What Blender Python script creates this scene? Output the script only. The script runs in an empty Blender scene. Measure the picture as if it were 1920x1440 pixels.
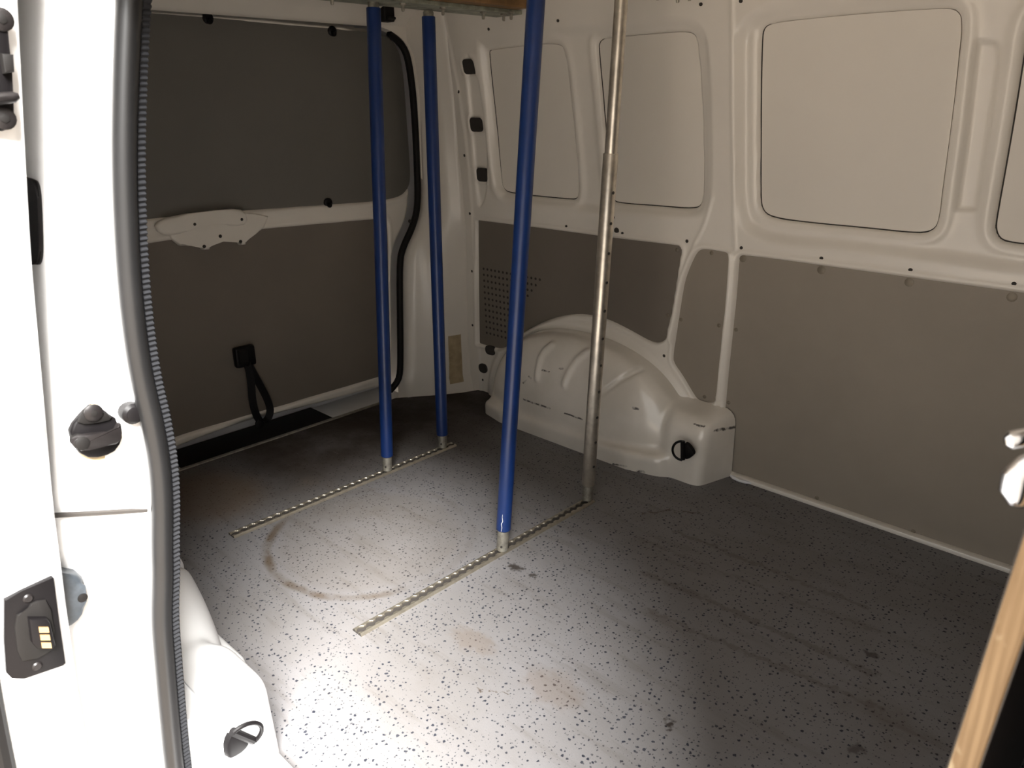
import bpy, bmesh, math, random
import numpy as np
from mathutils import Vector, Matrix

random.seed(4)
SC = bpy.context.scene
COL = SC.collection

# ---------------------------------------------------------------- camera
CAM_R = np.array([[0.72123673, 0.69264289, -0.00796241],
                  [0.23286161, -0.25326855, -0.93895182],
                  [-0.65237493, 0.6753524, -0.34395652]])   # rows: right, down, forward
cd_ = bpy.data.cameras.new('camera')
cd_.sensor_width = 36.0
cd_.lens = 27.0
cd_.clip_start = 0.02
cd_.dof.use_dof = True
cd_.dof.focus_distance = 1.75
cd_.dof.aperture_fstop = 11.0
cam = bpy.data.objects.new('camera', cd_)
COL.objects.link(cam)
m4 = Matrix.Identity(4)
for r_ in range(3):
    m4[r_][0] = CAM_R[0][r_]
    m4[r_][1] = -CAM_R[1][r_]
    m4[r_][2] = -CAM_R[2][r_]
m4[0][3], m4[1][3], m4[2][3] = 0.0, 0.0, 1.10
cam.matrix_world = m4
SC.camera = cam

# ---------------------------------------------------------------- daylight
SC.view_settings.view_transform = 'Standard'
SC.view_settings.look = 'None'
SC.view_settings.gamma = 1.0
SC.view_settings.use_curve_mapping = False
SC.view_settings.exposure = 0.55
world = bpy.data.worlds.new('overcast_sky')
SC.world = world
world.use_nodes = True
wb = world.node_tree.nodes['Background']
wb.inputs[0].default_value = (1.0, 0.985, 0.96, 1)
wb.inputs[1].default_value = 1.05
sl = bpy.data.lights.new('veiled_sun', 'SUN')
sl.energy = 22.0
sl.angle = math.radians(29)
sl.color = (1.0, 0.98, 0.95)
sun = bpy.data.objects.new('veiled_sun', sl)
COL.objects.link(sun)
SUN_FROM = Vector((0.81, -0.54, 1.02))      # direction towards the light
sun.rotation_euler = SUN_FROM.to_track_quat('Z', 'Y').to_euler()
sun.location = (1.0, -3.0, 4.0)

# outlines in metres: wall features (x,z), tailgate features (y,z), others (x,y,z)
SHAPES = {
 'rib1': [[-1.6467,0.1061,0.3201],[-1.6668,0.1199,0.2978],[-1.6786,0.1323,0.269],[-1.6779,0.1453,0.2331],[-1.677,0.1529,0.2017]],
 'rib2': [[-1.4939,0.1026,0.3274],[-1.5173,0.1211,0.3024],[-1.5378,0.1381,0.2643],[-1.5508,0.1507,0.2263],[-1.5532,0.1536,0.2092]],
 'groove': [[-1.3071,0.0663,0.302],[-1.3466,0.1165,0.2693],[-1.3984,0.1452,0.2163],[-1.43,0.1547,0.1844]],
 'scuff': [[[-1.7368,0.1604,0.1098],[-1.608,0.1667,0.1142]],[[-1.5406,0.1673,0.1133],[-1.4654,0.166,0.1129]],[[-1.658,0.1454,0.2359],[-1.6259,0.1459,0.2378]],[[-1.583,0.1398,0.2598],[-1.5712,0.1398,0.2607]],[[-1.7179,0.1495,0.1988],[-1.7061,0.1514,0.1962]],[[-1.7442,0.1527,0.169],[-1.7292,0.1516,0.1826]],[[-1.2869,0.1308,0.1921],[-1.2736,0.1265,0.1926]],[[-1.3207,0.1873,0.0027],[-1.2693,0.1859,0.0119]],[[-1.2326,0.1766,0.0021],[-1.215,0.1729,0.0049]],[[-1.0842,0.1034,0.1873],[-1.0532,0.1005,0.1867]],[[-1.0259,0.069,0.1742],[-1.0066,0.0037,0.1678]]],
 'L1': [[-2.1008,0.6904],[-2.1008,0.6904],[-1.8137,0.6932],[-1.5337,0.6935],[-1.4076,0.6937],[-1.252,0.6965],[-1.2297,0.6959],[-1.2198,0.6827],[-1.2241,0.6597],[-1.2373,0.5545],[-1.2525,0.4306],[-1.259,0.403],[-1.2759,0.3818],[-1.3016,0.3728],[-1.3344,0.3768],[-1.3997,0.3963],[-1.4912,0.4174],[-1.5611,0.4195],[-1.6241,0.4118],[-1.6993,0.3905],[-1.7731,0.355],[-1.8726,0.2949],[-1.9385,0.2393],[-1.9828,0.2061],[-2.0209,0.2001],[-2.1319,0.1987],[-2.1319,0.1987]],
 'L2': [[-1.1645,0.6925],[-1.1402,0.6969],[-1.0884,0.6954],[-1.068,0.6933],[-1.0634,0.6771],[-1.0617,0.6107],[-1.0639,0.5034],[-1.0702,0.3742],[-1.0739,0.2503],[-1.0797,0.2275],[-1.0976,0.219],[-1.1369,0.2174],[-1.155,0.2325],[-1.2006,0.2896],[-1.2335,0.3214],[-1.2385,0.3435],[-1.2275,0.4354],[-1.2146,0.5514],[-1.2063,0.6038],[-1.1808,0.6684]],
 'L3': [[-1.0366,0.6744],[-1.0345,0.6899],[-1.0187,0.6949],[-0.7146,0.6944],[-0.5146,0.6938],[-0.3396,0.6933]],
 'L3l': [[-1.0357,0.5802],[-1.0391,0.4723],[-1.0427,0.3618],[-1.0449,0.2492]],
 'A': [[-1.9742,1.254],[-1.9715,1.2635],[-1.9504,1.2673],[-1.7963,1.2722],[-1.6808,1.2723],[-1.649,1.2604],[-1.6395,1.2319],[-1.638,1.0868],[-1.6286,0.8581],[-1.63,0.8206],[-1.6397,0.7992],[-1.6672,0.7937],[-1.9506,0.7946],[-1.9815,0.8074],[-1.9954,0.8327],[-1.9867,1.1557]],
 'B': [[-1.5203,1.2484],[-1.5114,1.2677],[-1.4868,1.2761],[-1.3465,1.2775],[-1.2224,1.2779],[-1.1938,1.2698],[-1.1824,1.2488],[-1.1774,1.1534],[-1.1732,1.0524],[-1.1677,0.8691],[-1.1727,0.8191],[-1.1966,0.8018],[-1.3255,0.8005],[-1.4666,0.7973],[-1.4936,0.8035],[-1.5061,0.8242],[-1.5172,0.9746]],
 'C': [[-1.008,1.2435],[-1.0019,1.2718],[-0.9779,1.2808],[-0.9341,1.2836],[-0.7862,1.2865],[-0.59,1.2852],[-0.5615,1.278],[-0.549,1.2562],[-0.548,1.1738],[-0.5465,1.047],[-0.5461,0.91],[-0.5433,0.8341],[-0.5509,0.807],[-0.5798,0.7938],[-0.6959,0.7948],[-0.856,0.7939],[-0.9546,0.7974],[-0.9883,0.8117],[-1.0019,0.848],[-1.0107,1.093]],
 'D': [[-0.4304,1.2259],[-0.4307,1.2083],[-0.4303,1.0483],[-0.4307,0.8494],[-0.4281,0.8209],[-0.4139,0.7995],[-0.3941,0.7945],[-0.3639,0.7932]],
 'ABr': [[-2.0028,1.2792],[-1.9812,1.3082],[-1.6897,1.3118],[-1.3943,1.3119],[-1.2311,1.3146],[-1.1761,1.302],[-1.1469,1.2704],[-1.1365,1.2297],[-1.1341,1.0964],[-1.1287,0.8486],[-1.1433,0.7979],[-1.1854,0.7696],[-1.4612,0.7636],[-1.8327,0.7599],[-1.9516,0.7578],[-2.003,0.7896],[-2.0261,1.0878]],
 'Cr': [[-1.0682,1.214],[-1.067,1.2559],[-1.0364,1.2959],[-0.9809,1.3206],[-0.9191,1.3268],[-0.6603,1.3212]],
 'Crl': [[-1.0459,0.7917],[-1.0308,0.7621],[-0.9923,0.7425],[-0.9366,0.7312],[-0.7359,0.7392],[-0.5391,0.7374],[-0.3498,0.7296]],
 'rib': [[-0.5269,1.2215],[-0.5127,1.2207],[-0.4647,1.2131],[-0.4655,1.1051],[-0.464,0.8703],[-0.4639,0.856],[-0.5151,0.8515],[-0.5194,0.8658],[-0.5204,1.0053]],
 'chan': [[-2.0847,1.2649],[-2.1166,0.6905],[-2.0211,0.8022],[-2.0141,1.2471]],
 'hole3': [[-2.0545,1.2158],[-2.0677,1.0279],[-2.0622,0.8561]],
 'holesz': [[[-2.0848,1.2168],[-2.0246,1.2147],[-2.0473,1.2403],[-2.0615,1.1909]]],
 'crease': [[-2.1231,1.3256],[-2.14,1.2271],[-2.1684,0.9227],[-2.1607,0.6503],[-2.1743,0.377],[-2.1827,0.1985],[-2.1811,0.0608],[-2.1598,-0.0329]],
 'holes': [[-2.1246,1.1374],[-2.137,0.922],[-2.1325,0.7127],[-2.1378,0.4931],[-2.1519,0.2739],[-1.9287,1.3233],[-1.6349,1.3278],[-1.6675,0.709],[-1.4376,0.71],[-1.4739,0.7583],[-1.2041,0.7125],[-1.1549,1.3328],[-1.0437,1.3309],[-1.0289,0.7126],[-0.801,0.7115],[-0.5817,0.7108],[-0.363,0.7096],[-1.2667,0.3399],[-2.1161,0.0487],[-1.6063,0.349],[-1.5757,0.3493]],
 'holes_big': [[-1.4606,0.7177]],
 'hole_arch': [[-2.1062,0.1017],[-2.0608,0.1928]],
 'seam1': [[-1.0674,1.3456],[-1.0729,1.0855],[-1.0589,0.8061],[-1.0461,0.703]],
 'seam2': [[-1.129,0.8448],[-1.1473,0.768],[-1.1816,0.6993],[-1.205,0.6358],[-1.2275,0.5335],[-1.2435,0.3929]],
 'scr1': [[-1.2407,0.6812],[-1.2629,0.4729],[-1.2146,0.468],[-1.1243,0.6859],[-1.085,0.474],[-1.1178,0.2357],[-1.0247,0.683],[-1.0292,0.4717],[-1.0356,0.2382],[-0.8001,0.6806],[-0.582,0.6804],[-0.3627,0.679],[-0.7363,0.0197],[-0.4733,0.0166]],
 'TU': [[0.9905,1.3443],[0.9991,1.3435],[1.3276,1.3403],[1.7414,1.3334],[1.8181,1.3254],[1.8637,1.3069],[1.8947,1.236],[1.8991,1.0522],[1.905,0.8417],[1.8918,0.7994],[1.8536,0.769],[1.7679,0.7628],[1.6836,0.7628],[1.2507,0.7789],[0.963,0.7853],[0.8956,0.7862]],
 'TL': [[0.8842,0.719],[0.8969,0.7205],[1.2653,0.717],[1.7139,0.7002],[1.7676,0.6984],[1.7832,0.675],[1.7659,0.3906],[1.7415,0.1128],[1.7184,0.0873],[1.6895,0.0859],[1.1247,0.092],[0.8749,0.0975],[0.7786,0.0979]],
 'Tseal': [[1.7245,1.3403],[1.7907,1.3273],[1.8395,1.2993],[1.8677,1.2609],[1.8826,1.1611],[1.8879,1.0159],[1.8861,0.8327],[1.8795,0.7297],[1.8518,0.6631],[1.8009,0.5953],[1.7792,0.542],[1.7652,0.3164],[1.7538,0.1236],[1.7393,0.0716],[1.695,0.0435]],
 'Tbr': [[0.9447,0.7809],[1.0231,0.7837],[1.1963,0.7758],[1.2324,0.7688],[1.2878,0.7562],[1.2677,0.7202],[1.2393,0.7079],[1.2039,0.6967],[1.1972,0.6751],[1.1787,0.6758],[1.1736,0.6919],[1.1215,0.6951],[1.0824,0.6934],[1.0746,0.676],[1.054,0.6771],[1.0492,0.6911],[0.9849,0.6995],[0.9613,0.7251]],
 'Tbrh': [[1.0328,0.7602],[1.1866,0.7583],[1.1135,0.7129],[1.0574,0.6883],[1.1785,0.6878]],
 'Tclip': [[1.1759,1.3397],[1.6031,1.3278],[1.5284,0.7771]],
 'Tstrap': [[1.1446,0.3073],[1.1482,0.2628],[1.148,0.0568]],
 'Thole': [[1.805,0.6881],[1.829,0.4415]],
 'Tbot': [[0.8664,0.0226],[1.1166,0.0325],[1.411,0.0176],[1.6827,0.0044]],
 'seal': [[-0.92,0.3776,1.2363],[-0.92,0.3684,1.2053],[-0.92,0.3507,1.1263],[-0.92,0.3345,1.0442],[-0.92,0.3221,0.958],[-0.92,0.3151,0.8915],[-0.92,0.3113,0.828],[-0.92,0.3113,0.7811],[-0.92,0.3143,0.7315],[-0.92,0.315,0.6807],[-0.92,0.3112,0.6297],[-0.92,0.3015,0.5663],[-0.92,0.2975,0.5298],[-0.92,0.2862,0.4654],[-0.92,0.2822,0.4103],[-0.92,0.2762,0.3244],[-0.92,0.2702,0.2212],[-0.92,0.2658,0.1443]],
 'jo': [[-0.955,0.3099,1.2333],[-0.955,0.3041,1.2033],[-0.955,0.2732,1.0461],[-0.955,0.2522,0.9335],[-0.955,0.2376,0.8505],[-0.955,0.2259,0.776],[-0.955,0.2111,0.6853],[-0.955,0.202,0.6353],[-0.955,0.194,0.5759],[-0.955,0.1735,0.4117],[-0.955,0.1614,0.2796],[-0.955,0.1549,0.2096]],
 'door': [[-0.905,0.2656,1.2235],[-0.905,0.2614,1.1959],[-0.905,0.2465,1.1001],[-0.905,0.2246,0.9555],[-0.905,0.2066,0.8032],[-0.905,0.1914,0.6767],[-0.905,0.1788,0.5323],[-0.905,0.1718,0.4455],[-0.905,0.1639,0.3141],[-0.905,0.1578,0.2285]],
 'striker': [-0.945,0.2612,0.7305],
 'screwcap': [-0.945,0.3066,0.7445],
 'buffer': [-0.945,0.1986,0.5283],
 'seamL': [-0.945,0.1997,0.6424],
 'seamR': [-0.945,0.2981,0.6102],
 'cb': [[0.1237,0.59],[0.141,0.5929],[0.1731,0.5958],[0.1742,0.5931],[0.169,0.5403],[0.1648,0.4796],[0.1616,0.4778],[0.1216,0.4836],[0.1107,0.4912],[0.1074,0.5008],[0.1138,0.5423]],
 'cbf': [[0.1274,0.5681],[0.1405,0.5674],[0.1477,0.5765],[0.1656,0.5699],[0.1603,0.5167],[0.1543,0.5036],[0.1333,0.5042],[0.1204,0.5105]],
 'cbc': [[0.1395,0.5618],[0.1561,0.5527],[0.158,0.5457],[0.1576,0.5148],[0.1525,0.5118],[0.1399,0.5208],[0.1364,0.5303]],
 'cbg': [[[0.146,0.5482],[0.1549,0.5432],[0.1543,0.5361],[0.1454,0.5412]],[[0.1453,0.538],[0.1542,0.5329],[0.1537,0.5258],[0.1447,0.531]],[[0.1446,0.5278],[0.1535,0.5225],[0.153,0.5154],[0.144,0.5207]]],
 'cbs': [[0.1453,0.5813],[0.1369,0.4928]],
 'la': [[0.2227,1.1875],[0.242,1.188],[0.2464,1.1838],[0.246,1.1756],[0.2441,1.1687],[0.2421,1.1501],[0.2405,1.1337],[0.236,1.105],[0.2339,1.0881],[0.2297,1.0808],[0.2214,1.0781],[0.1997,1.0797]],
 'lat': [[0.2324,1.1471],[0.2424,1.1465],[0.2401,1.1311],[0.2314,1.1295]],
 'lap': [[0.2125,1.106],[0.2347,1.1088],[0.239,1.1098]],
 'las': [[0.2405,1.177],[0.2247,1.0897]],
 'stp': [[0.26,0.7698],[0.2678,0.7675],[0.2761,0.7568],[0.2808,0.7457],[0.2869,0.7383],[0.2875,0.731],[0.2874,0.7198],[0.2836,0.7125],[0.2761,0.7051],[0.2664,0.7028],[0.2562,0.7035],[0.246,0.7071],[0.2381,0.7154],[0.2335,0.728],[0.2337,0.7442],[0.2383,0.7535],[0.2487,0.7624]],
 'stb': [[0.2513,0.7681],[0.2641,0.7677],[0.274,0.7565],[0.279,0.7502],[0.2759,0.747],[0.2624,0.7485],[0.248,0.7503],[0.2419,0.7549]],
 'stbolt': [[0.26,0.762]],
 'sta': [[0.2312,0.7399],[0.2374,0.7425],[0.2515,0.7406],[0.2686,0.7364],[0.2766,0.7373],[0.2815,0.744],[0.2844,0.7431],[0.2837,0.7322],[0.2809,0.7234],[0.2747,0.7198],[0.26,0.722],[0.2453,0.7229],[0.2368,0.7238],[0.2309,0.7292],[0.2286,0.7354]],
 'str': [[0.2386,0.7334],[0.2789,0.7296]],
 'stg': [[0.2598,0.7725],[0.2711,0.7692],[0.281,0.7568],[0.2873,0.7437],[0.294,0.7318],[0.2916,0.7111],[0.2821,0.7],[0.2682,0.6962],[0.2568,0.6974],[0.2426,0.7053],[0.2363,0.7186]],
 'bfp': [[0.1745,0.5889],[0.1921,0.5751],[0.2108,0.5636],[0.2112,0.5427],[0.2078,0.5211],[0.2,0.5057],[0.1835,0.4991],[0.1588,0.5092]],
 'bfs': [[0.2051,0.5336]],
 'plug': [[0.3001,0.7513]],
 'joint': [[0.1955,0.6462],[0.2231,0.6382],[0.258,0.628],[0.2982,0.6159]],
 'dark': [[-1.0,0.2619,1.0248],[-1.0,0.2778,1.0149],[-1.0,0.2631,0.9321],[-1.0,0.2475,0.9313]],
 'tops': [[-1.795,1.351,1.3472],[-1.81,1.5499,1.3403],[-1.16,1.2803,1.2947],[-1.19,1.6088,1.3222]],
 'ring': [[-1.6618,0.7955,0.0],[-1.5597,0.7597,0.0],[-1.4573,0.7647,0.0],[-1.3794,0.8031,0.0],[-1.3079,0.8588,0.0],[-1.7403,0.8478,0.0],[-1.3731,1.2677,0.0],[-1.4832,1.3083,0.0],[-1.6137,1.2975,0.0]],
 'stains': [[-1.1535,1.1982,0.0],[-1.0988,1.1983,0.0],[-0.5791,1.0226,0.0],[-1.067,1.6464,0.0],[-0.9788,1.7579,0.0],[-0.378,1.4806,0.0],[-2.1258,0.8433,0.0],[-1.7291,1.3086,0.0]],
 'ra': [[-1.02,0.3923,0.132]],
 'roofr': [[-1.7882,1.3289,1.345],[-1.9233,1.6196,1.345],[-1.8548,1.9342,1.345],[-1.6056,1.3716,1.345],[-1.6542,1.6005,1.345],[-1.7876,1.9361,1.345],[-1.2515,1.8408,1.345],[-1.2597,1.9153,1.345]],
 'brk': [[-2.2,1.7113,1.3805]],
 'chrome': [[-0.0658,0.43,0.936],[-0.0587,0.43,0.9173]],
 'tape': [[-2.2906,0.1761],[-2.2199,0.2067],[-2.2458,-0.0168],[-2.3112,-0.0383]],
}
MID = 1.168            # centre line of the van, y

# ---------------------------------------------------------------- helpers
def mat(name, col, rough=0.5, metal=0.0, coat=0.0, bump=0.0, bscale=300.0, var=0.0, vscale=4.0, spec=0.5):
    m = bpy.data.materials.new(name)
    m.use_nodes = True
    nt = m.node_tree
    b = nt.nodes['Principled BSDF']
    b.inputs['Base Color'].default_value = (*col, 1)
    b.inputs['Roughness'].default_value = rough
    b.inputs['Metallic'].default_value = metal
    b.inputs['Coat Weight'].default_value = coat
    b.inputs['Coat Roughness'].default_value = 0.12
    b.inputs['Specular IOR Level'].default_value = spec
    tc = nt.nodes.new('ShaderNodeTexCoord')
    if bump > 0:
        n = nt.nodes.new('ShaderNodeTexNoise')
        n.inputs['Scale'].default_value = bscale
        n.inputs['Detail'].default_value = 2
        bp = nt.nodes.new('ShaderNodeBump')
        bp.inputs['Strength'].default_value = bump
        bp.inputs['Distance'].default_value = 0.001
        nt.links.new(tc.outputs['Object'], n.inputs['Vector'])
        nt.links.new(n.outputs['Fac'], bp.inputs['Height'])
        nt.links.new(bp.outputs['Normal'], b.inputs['Normal'])
    if var > 0:
        n = nt.nodes.new('ShaderNodeTexNoise')
        n.inputs['Scale'].default_value = vscale
        n.inputs['Detail'].default_value = 6
        n.inputs['Roughness'].default_value = 0.65
        mp = nt.nodes.new('ShaderNodeMapRange')
        mp.inputs[1].default_value = 0.3
        mp.inputs[2].default_value = 0.7
        mp.inputs[3].default_value = 1 - var
        mp.inputs[4].default_value = 1 + var
        mx = nt.nodes.new('ShaderNodeVectorMath')
        mx.operation = 'SCALE'
        mx.inputs[0].default_value = col
        nt.links.new(tc.outputs['Object'], n.inputs['Vector'])
        nt.links.new(n.outputs['Fac'], mp.inputs[0])
        nt.links.new(mp.outputs[0], mx.inputs['Scale'])
        nt.links.new(mx.outputs[0], b.inputs['Base Color'])
    return m


class NG:
    """tiny node-graph writer"""
    def __init__(self, m):
        self.nt = m.node_tree
        self.b = self.nt.nodes['Principled BSDF']
        self.tc = self.nt.nodes.new('ShaderNodeTexCoord').outputs['Object']

    def _in(self, sock, v):
        if isinstance(v, bpy.types.NodeSocket):
            self.nt.links.new(v, sock)
        elif v is not None:
            sock.default_value = v

    def math(self, op, a, b=None, c=None, clamp=False):
        n = self.nt.nodes.new('ShaderNodeMath')
        n.operation = op
        n.use_clamp = clamp
        for i, v in enumerate((a, b, c)):
            self._in(n.inputs[i], v)
        return n.outputs[0]

    def vmath(self, op, a, b=None, scale=None):
        n = self.nt.nodes.new('ShaderNodeVectorMath')
        n.operation = op
        self._in(n.inputs[0], a)
        if b is not None:
            self._in(n.inputs[1], b)
        if scale is not None:
            self._in(n.inputs['Scale'], scale)
        return n.outputs['Value'] if op in ('LENGTH', 'DISTANCE', 'DOT_PRODUCT') else n.outputs[0]

    def noise(self, vec, scale, detail=3, rough=0.55, out='Fac'):
        n = self.nt.nodes.new('ShaderNodeTexNoise')
        self._in(n.inputs['Vector'], vec)
        n.inputs['Scale'].default_value = scale
        n.inputs['Detail'].default_value = detail
        n.inputs['Roughness'].default_value = rough
        return n.outputs[out]

    def ramp(self, v, a, b, lo=0.0, hi=1.0):
        n = self.nt.nodes.new('ShaderNodeMapRange')
        n.interpolation_type = 'SMOOTHSTEP'
        self._in(n.inputs[0], v)
        n.inputs[1].default_value = a
        n.inputs[2].default_value = b
        n.inputs[3].default_value = lo
        n.inputs[4].default_value = hi
        return n.outputs[0]

    def mix(self, f, a, b):
        n = self.nt.nodes.new('ShaderNodeMix')
        n.data_type = 'RGBA'
        self._in(n.inputs[0], f)
        self._in(n.inputs[6], (*a, 1) if isinstance(a, tuple) else a)
        self._in(n.inputs[7], (*b, 1) if isinstance(b, tuple) else b)
        return n.outputs[2]

    def blob(self, vec, c, r, soft=0.5, squash=(1, 1, 1)):
        d = self.vmath('SUBTRACT', vec, c)
        d = self.vmath('MULTIPLY', d, tuple(1 / (r * s) for s in squash))
        return self.ramp(self.vmath('LENGTH', d), 1.0, 1.0 - soft)

    def line(self, vec, a, b, w):
        """mask of a straight stroke from a to b"""
        A, B = Vector(a), Vector(b)
        ab = B - A
        pa = self.vmath('SUBTRACT', vec, tuple(A))
        t = self.math('DIVIDE', self.vmath('DOT_PRODUCT', pa, tuple(ab)), ab.length_squared, clamp=True)
        pr = self.vmath('SCALE', tuple(ab), scale=t)
        d = self.vmath('DISTANCE', pa, pr)
        return self.ramp(d, w, w * 0.3)


def finish(o, label=None, cat=None, group=None, kind=None):
    if label:
        o['label'] = label
    if cat:
        o['category'] = cat
    if group:
        o['group'] = group
    if kind:
        o['kind'] = kind
    return o


def mesh_obj(name, verts, faces, material, parent=None, smooth=True, mats=None, midx=None, sharp=None):
    me = bpy.data.meshes.new(name)
    me.from_pydata([tuple(map(float, v)) for v in verts], [], [tuple(int(i) for i in f) for f in faces])
    for mm in (mats or [material]):
        me.materials.append(mm)
    n = len(me.polygons)
    if midx is not None:
        me.polygons.foreach_set('material_index', np.asarray(midx, dtype=np.int32))
    me.polygons.foreach_set('use_smooth', np.full(n, smooth))
    if sharp is not None and smooth:
        me.set_sharp_from_angle(angle=math.radians(sharp))
    me.update()
    o = bpy.data.objects.new(name, me)
    COL.objects.link(o)
    if parent:
        o.parent = parent
    return o


def bm_obj(name, bm, material, parent=None, smooth=True, sharp=35, recalc=True):
    if recalc:
        bmesh.ops.recalc_face_normals(bm, faces=bm.faces)
    me = bpy.data.meshes.new(name)
    bm.to_mesh(me)
    bm.free()
    me.materials.append(material)
    me.polygons.foreach_set('use_smooth', np.full(len(me.polygons), smooth))
    if smooth:
        me.set_sharp_from_angle(angle=math.radians(sharp))
    o = bpy.data.objects.new(name, me)
    COL.objects.link(o)
    if parent:
        o.parent = parent
    return o


def empty(name, loc, label=None, cat=None, group=None, kind=None, basis=None):
    o = bpy.data.objects.new(name, None)
    o.empty_display_size = 0.05
    COL.objects.link(o)
    if basis is not None:
        mt = Matrix.Identity(4)
        for i in range(3):
            for j in range(3):
                mt[i][j] = basis[j][i]
        mt.translation = Vector(loc)
        o.matrix_world = mt
    else:
        o.location = loc
    return finish(o, label, cat, group, kind)


def add_box(bm, lo, hi, bevel=0.0, seg=2, mtx=None):
    r = bmesh.ops.create_cube(bm, size=1.0)
    vs = r['verts']
    for v in vs:
        v.co = Vector([lo[i] + (v.co[i] + 0.5) * (hi[i] - lo[i]) for i in range(3)])
    if bevel > 0:
        es = list({e for v in vs for e in v.link_edges})
        g = bmesh.ops.bevel(bm, geom=es, offset=bevel, segments=seg, affect='EDGES', profile=0.5)
        vs = list({v for f in g['faces'] for v in f.verts} | {v for v in vs if v.is_valid})
    if mtx is not None:
        bmesh.ops.transform(bm, matrix=mtx, verts=vs)
    return vs


def frames(path):
    pts = [Vector(p) for p in path]
    n = len(pts)
    out = []
    up = None
    for i in range(n):
        t = (pts[min(i + 1, n - 1)] - pts[max(i - 1, 0)]).normalized()
        if up is None:
            a = Vector((0, 0, 1)) if abs(t.z) < 0.9 else Vector((1, 0, 0))
            up = (a - t * a.dot(t)).normalized()
        else:
            up = (up - t * up.dot(t)).normalized()
        out.append((pts[i], t, up, t.cross(up)))
    return out


def add_tube(bm, path, rad, seg=12, cap=True, closed=False, squash=1.0):
    fr = frames(path)
    rings = []
    for i, (p, t, u, w) in enumerate(fr):
        r = rad[i] if hasattr(rad, '__len__') else rad
        rings.append([bm.verts.new(p + u * (r * math.cos(a)) + w * (r * squash * math.sin(a)))
                      for a in [2 * math.pi * k / seg for k in range(seg)]])
    m = len(rings)
    for i in range(m if closed else m - 1):
        A, B = rings[i], rings[(i + 1) % m]
        for k in range(seg):
            bm.faces.new((A[k], A[(k + 1) % seg], B[(k + 1) % seg], B[k]))
    if cap and not closed:
        bm.faces.new(rings[0][::-1])
        bm.faces.new(rings[-1])


def add_prism(bm, poly, d0, d1, axis=2, bevel=0.0):
    """extrude a 2D polygon along an axis (0: poly=(y,z), 1: (x,z), 2: (x,y))"""
    def P(u, v, d):
        return ((d, u, v), (u, d, v), (u, v, d))[axis]
    a = [bm.verts.new(P(u, v, d0)) for u, v in poly]
    b = [bm.verts.new(P(u, v, d1)) for u, v in poly]
    n = len(poly)
    fs = [bm.faces.new(a), bm.faces.new(b[::-1])]
    for i in range(n):
        fs.append(bm.faces.new((a[i], b[i], b[(i + 1) % n], a[(i + 1) % n])))
    if bevel > 0:
        es = [e for e in fs[1].edges]
        bmesh.ops.bevel(bm, geom=es, offset=bevel, segments=2, affect='EDGES', profile=0.5)


def chaikin(p, k=2, closed=True):
    p = [np.array(q, float) for q in p]
    for _ in range(k):
        o = []
        n = len(p)
        if not closed:
            o.append(p[0])
        for i in range(n if closed else n - 1):
            a, b = p[i], p[(i + 1) % n]
            o += [a * .75 + b * .25, a * .25 + b * .75]
        if not closed:
            o.append(p[-1])
        p = o
    return [tuple(map(float, q)) for q in p]


def resample(path, step):
    p = [np.array(q, float) for q in path]
    d = [0]
    for a, b in zip(p, p[1:]):
        d.append(d[-1] + np.linalg.norm(b - a))
    n = max(2, int(d[-1] / step) + 1)
    t = np.linspace(0, d[-1], n)
    P = np.array(p)
    return np.stack([np.interp(t, d, P[:, k]) for k in range(P.shape[1])], 1)


def sdpoly(poly, X, Z):
    """signed distance to polygon, negative inside"""
    P = np.array(poly, float)
    d = np.full(X.shape, 1e9)
    s = np.zeros(X.shape, bool)
    n = len(P)
    for i in range(n):
        a, b = P[i], P[(i + 1) % n]
        e = b - a
        L = e @ e
        if L < 1e-14:
            continue
        wx, wz = X - a[0], Z - a[1]
        t = np.clip((wx * e[0] + wz * e[1]) / L, 0, 1)
        d = np.minimum(d, (wx - e[0] * t) ** 2 + (wz - e[1] * t) ** 2)
        c = (a[1] > Z) != (b[1] > Z)
        with np.errstate(divide='ignore', invalid='ignore'):
            xi = a[0] + (Z - a[1]) * e[0] / (e[1] if e[1] != 0 else 1e-12)
        s ^= c & (X < xi)
    d = np.sqrt(d)
    return np.where(s, -d, d)


def sdline(path, X, Z):
    d = np.full(X.shape, 1e9)
    P = np.array(path, float)
    for a, b in zip(P, P[1:]):
        e = b - a
        wx, wz = X - a[0], Z - a[1]
        t = np.clip((wx * e[0] + wz * e[1]) / (e @ e), 0, 1)
        d = np.minimum(d, (wx - e[0] * t) ** 2 + (wz - e[1] * t) ** 2)
    return np.sqrt(d)


def sstep(a, b, x):
    t = np.clip((x - a) / (b - a), 0, 1)
    return t * t * (3 - 2 * t)


def lstep(a, b, x):
    return np.clip((x - a) / (b - a), 0, 1)


def grid_faces(nu, nv, flip=False, keep=None):
    I, J = np.meshgrid(np.arange(nu - 1), np.arange(nv - 1), indexing='ij')
    a = I * nv + J
    q = np.stack([a, a + nv, a + nv + 1, a + 1], -1)
    if flip:
        q = q[..., ::-1]
    q = q.reshape(-1, 4)
    if keep is not None:
        q = q[keep.reshape(-1)]
    return q


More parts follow.
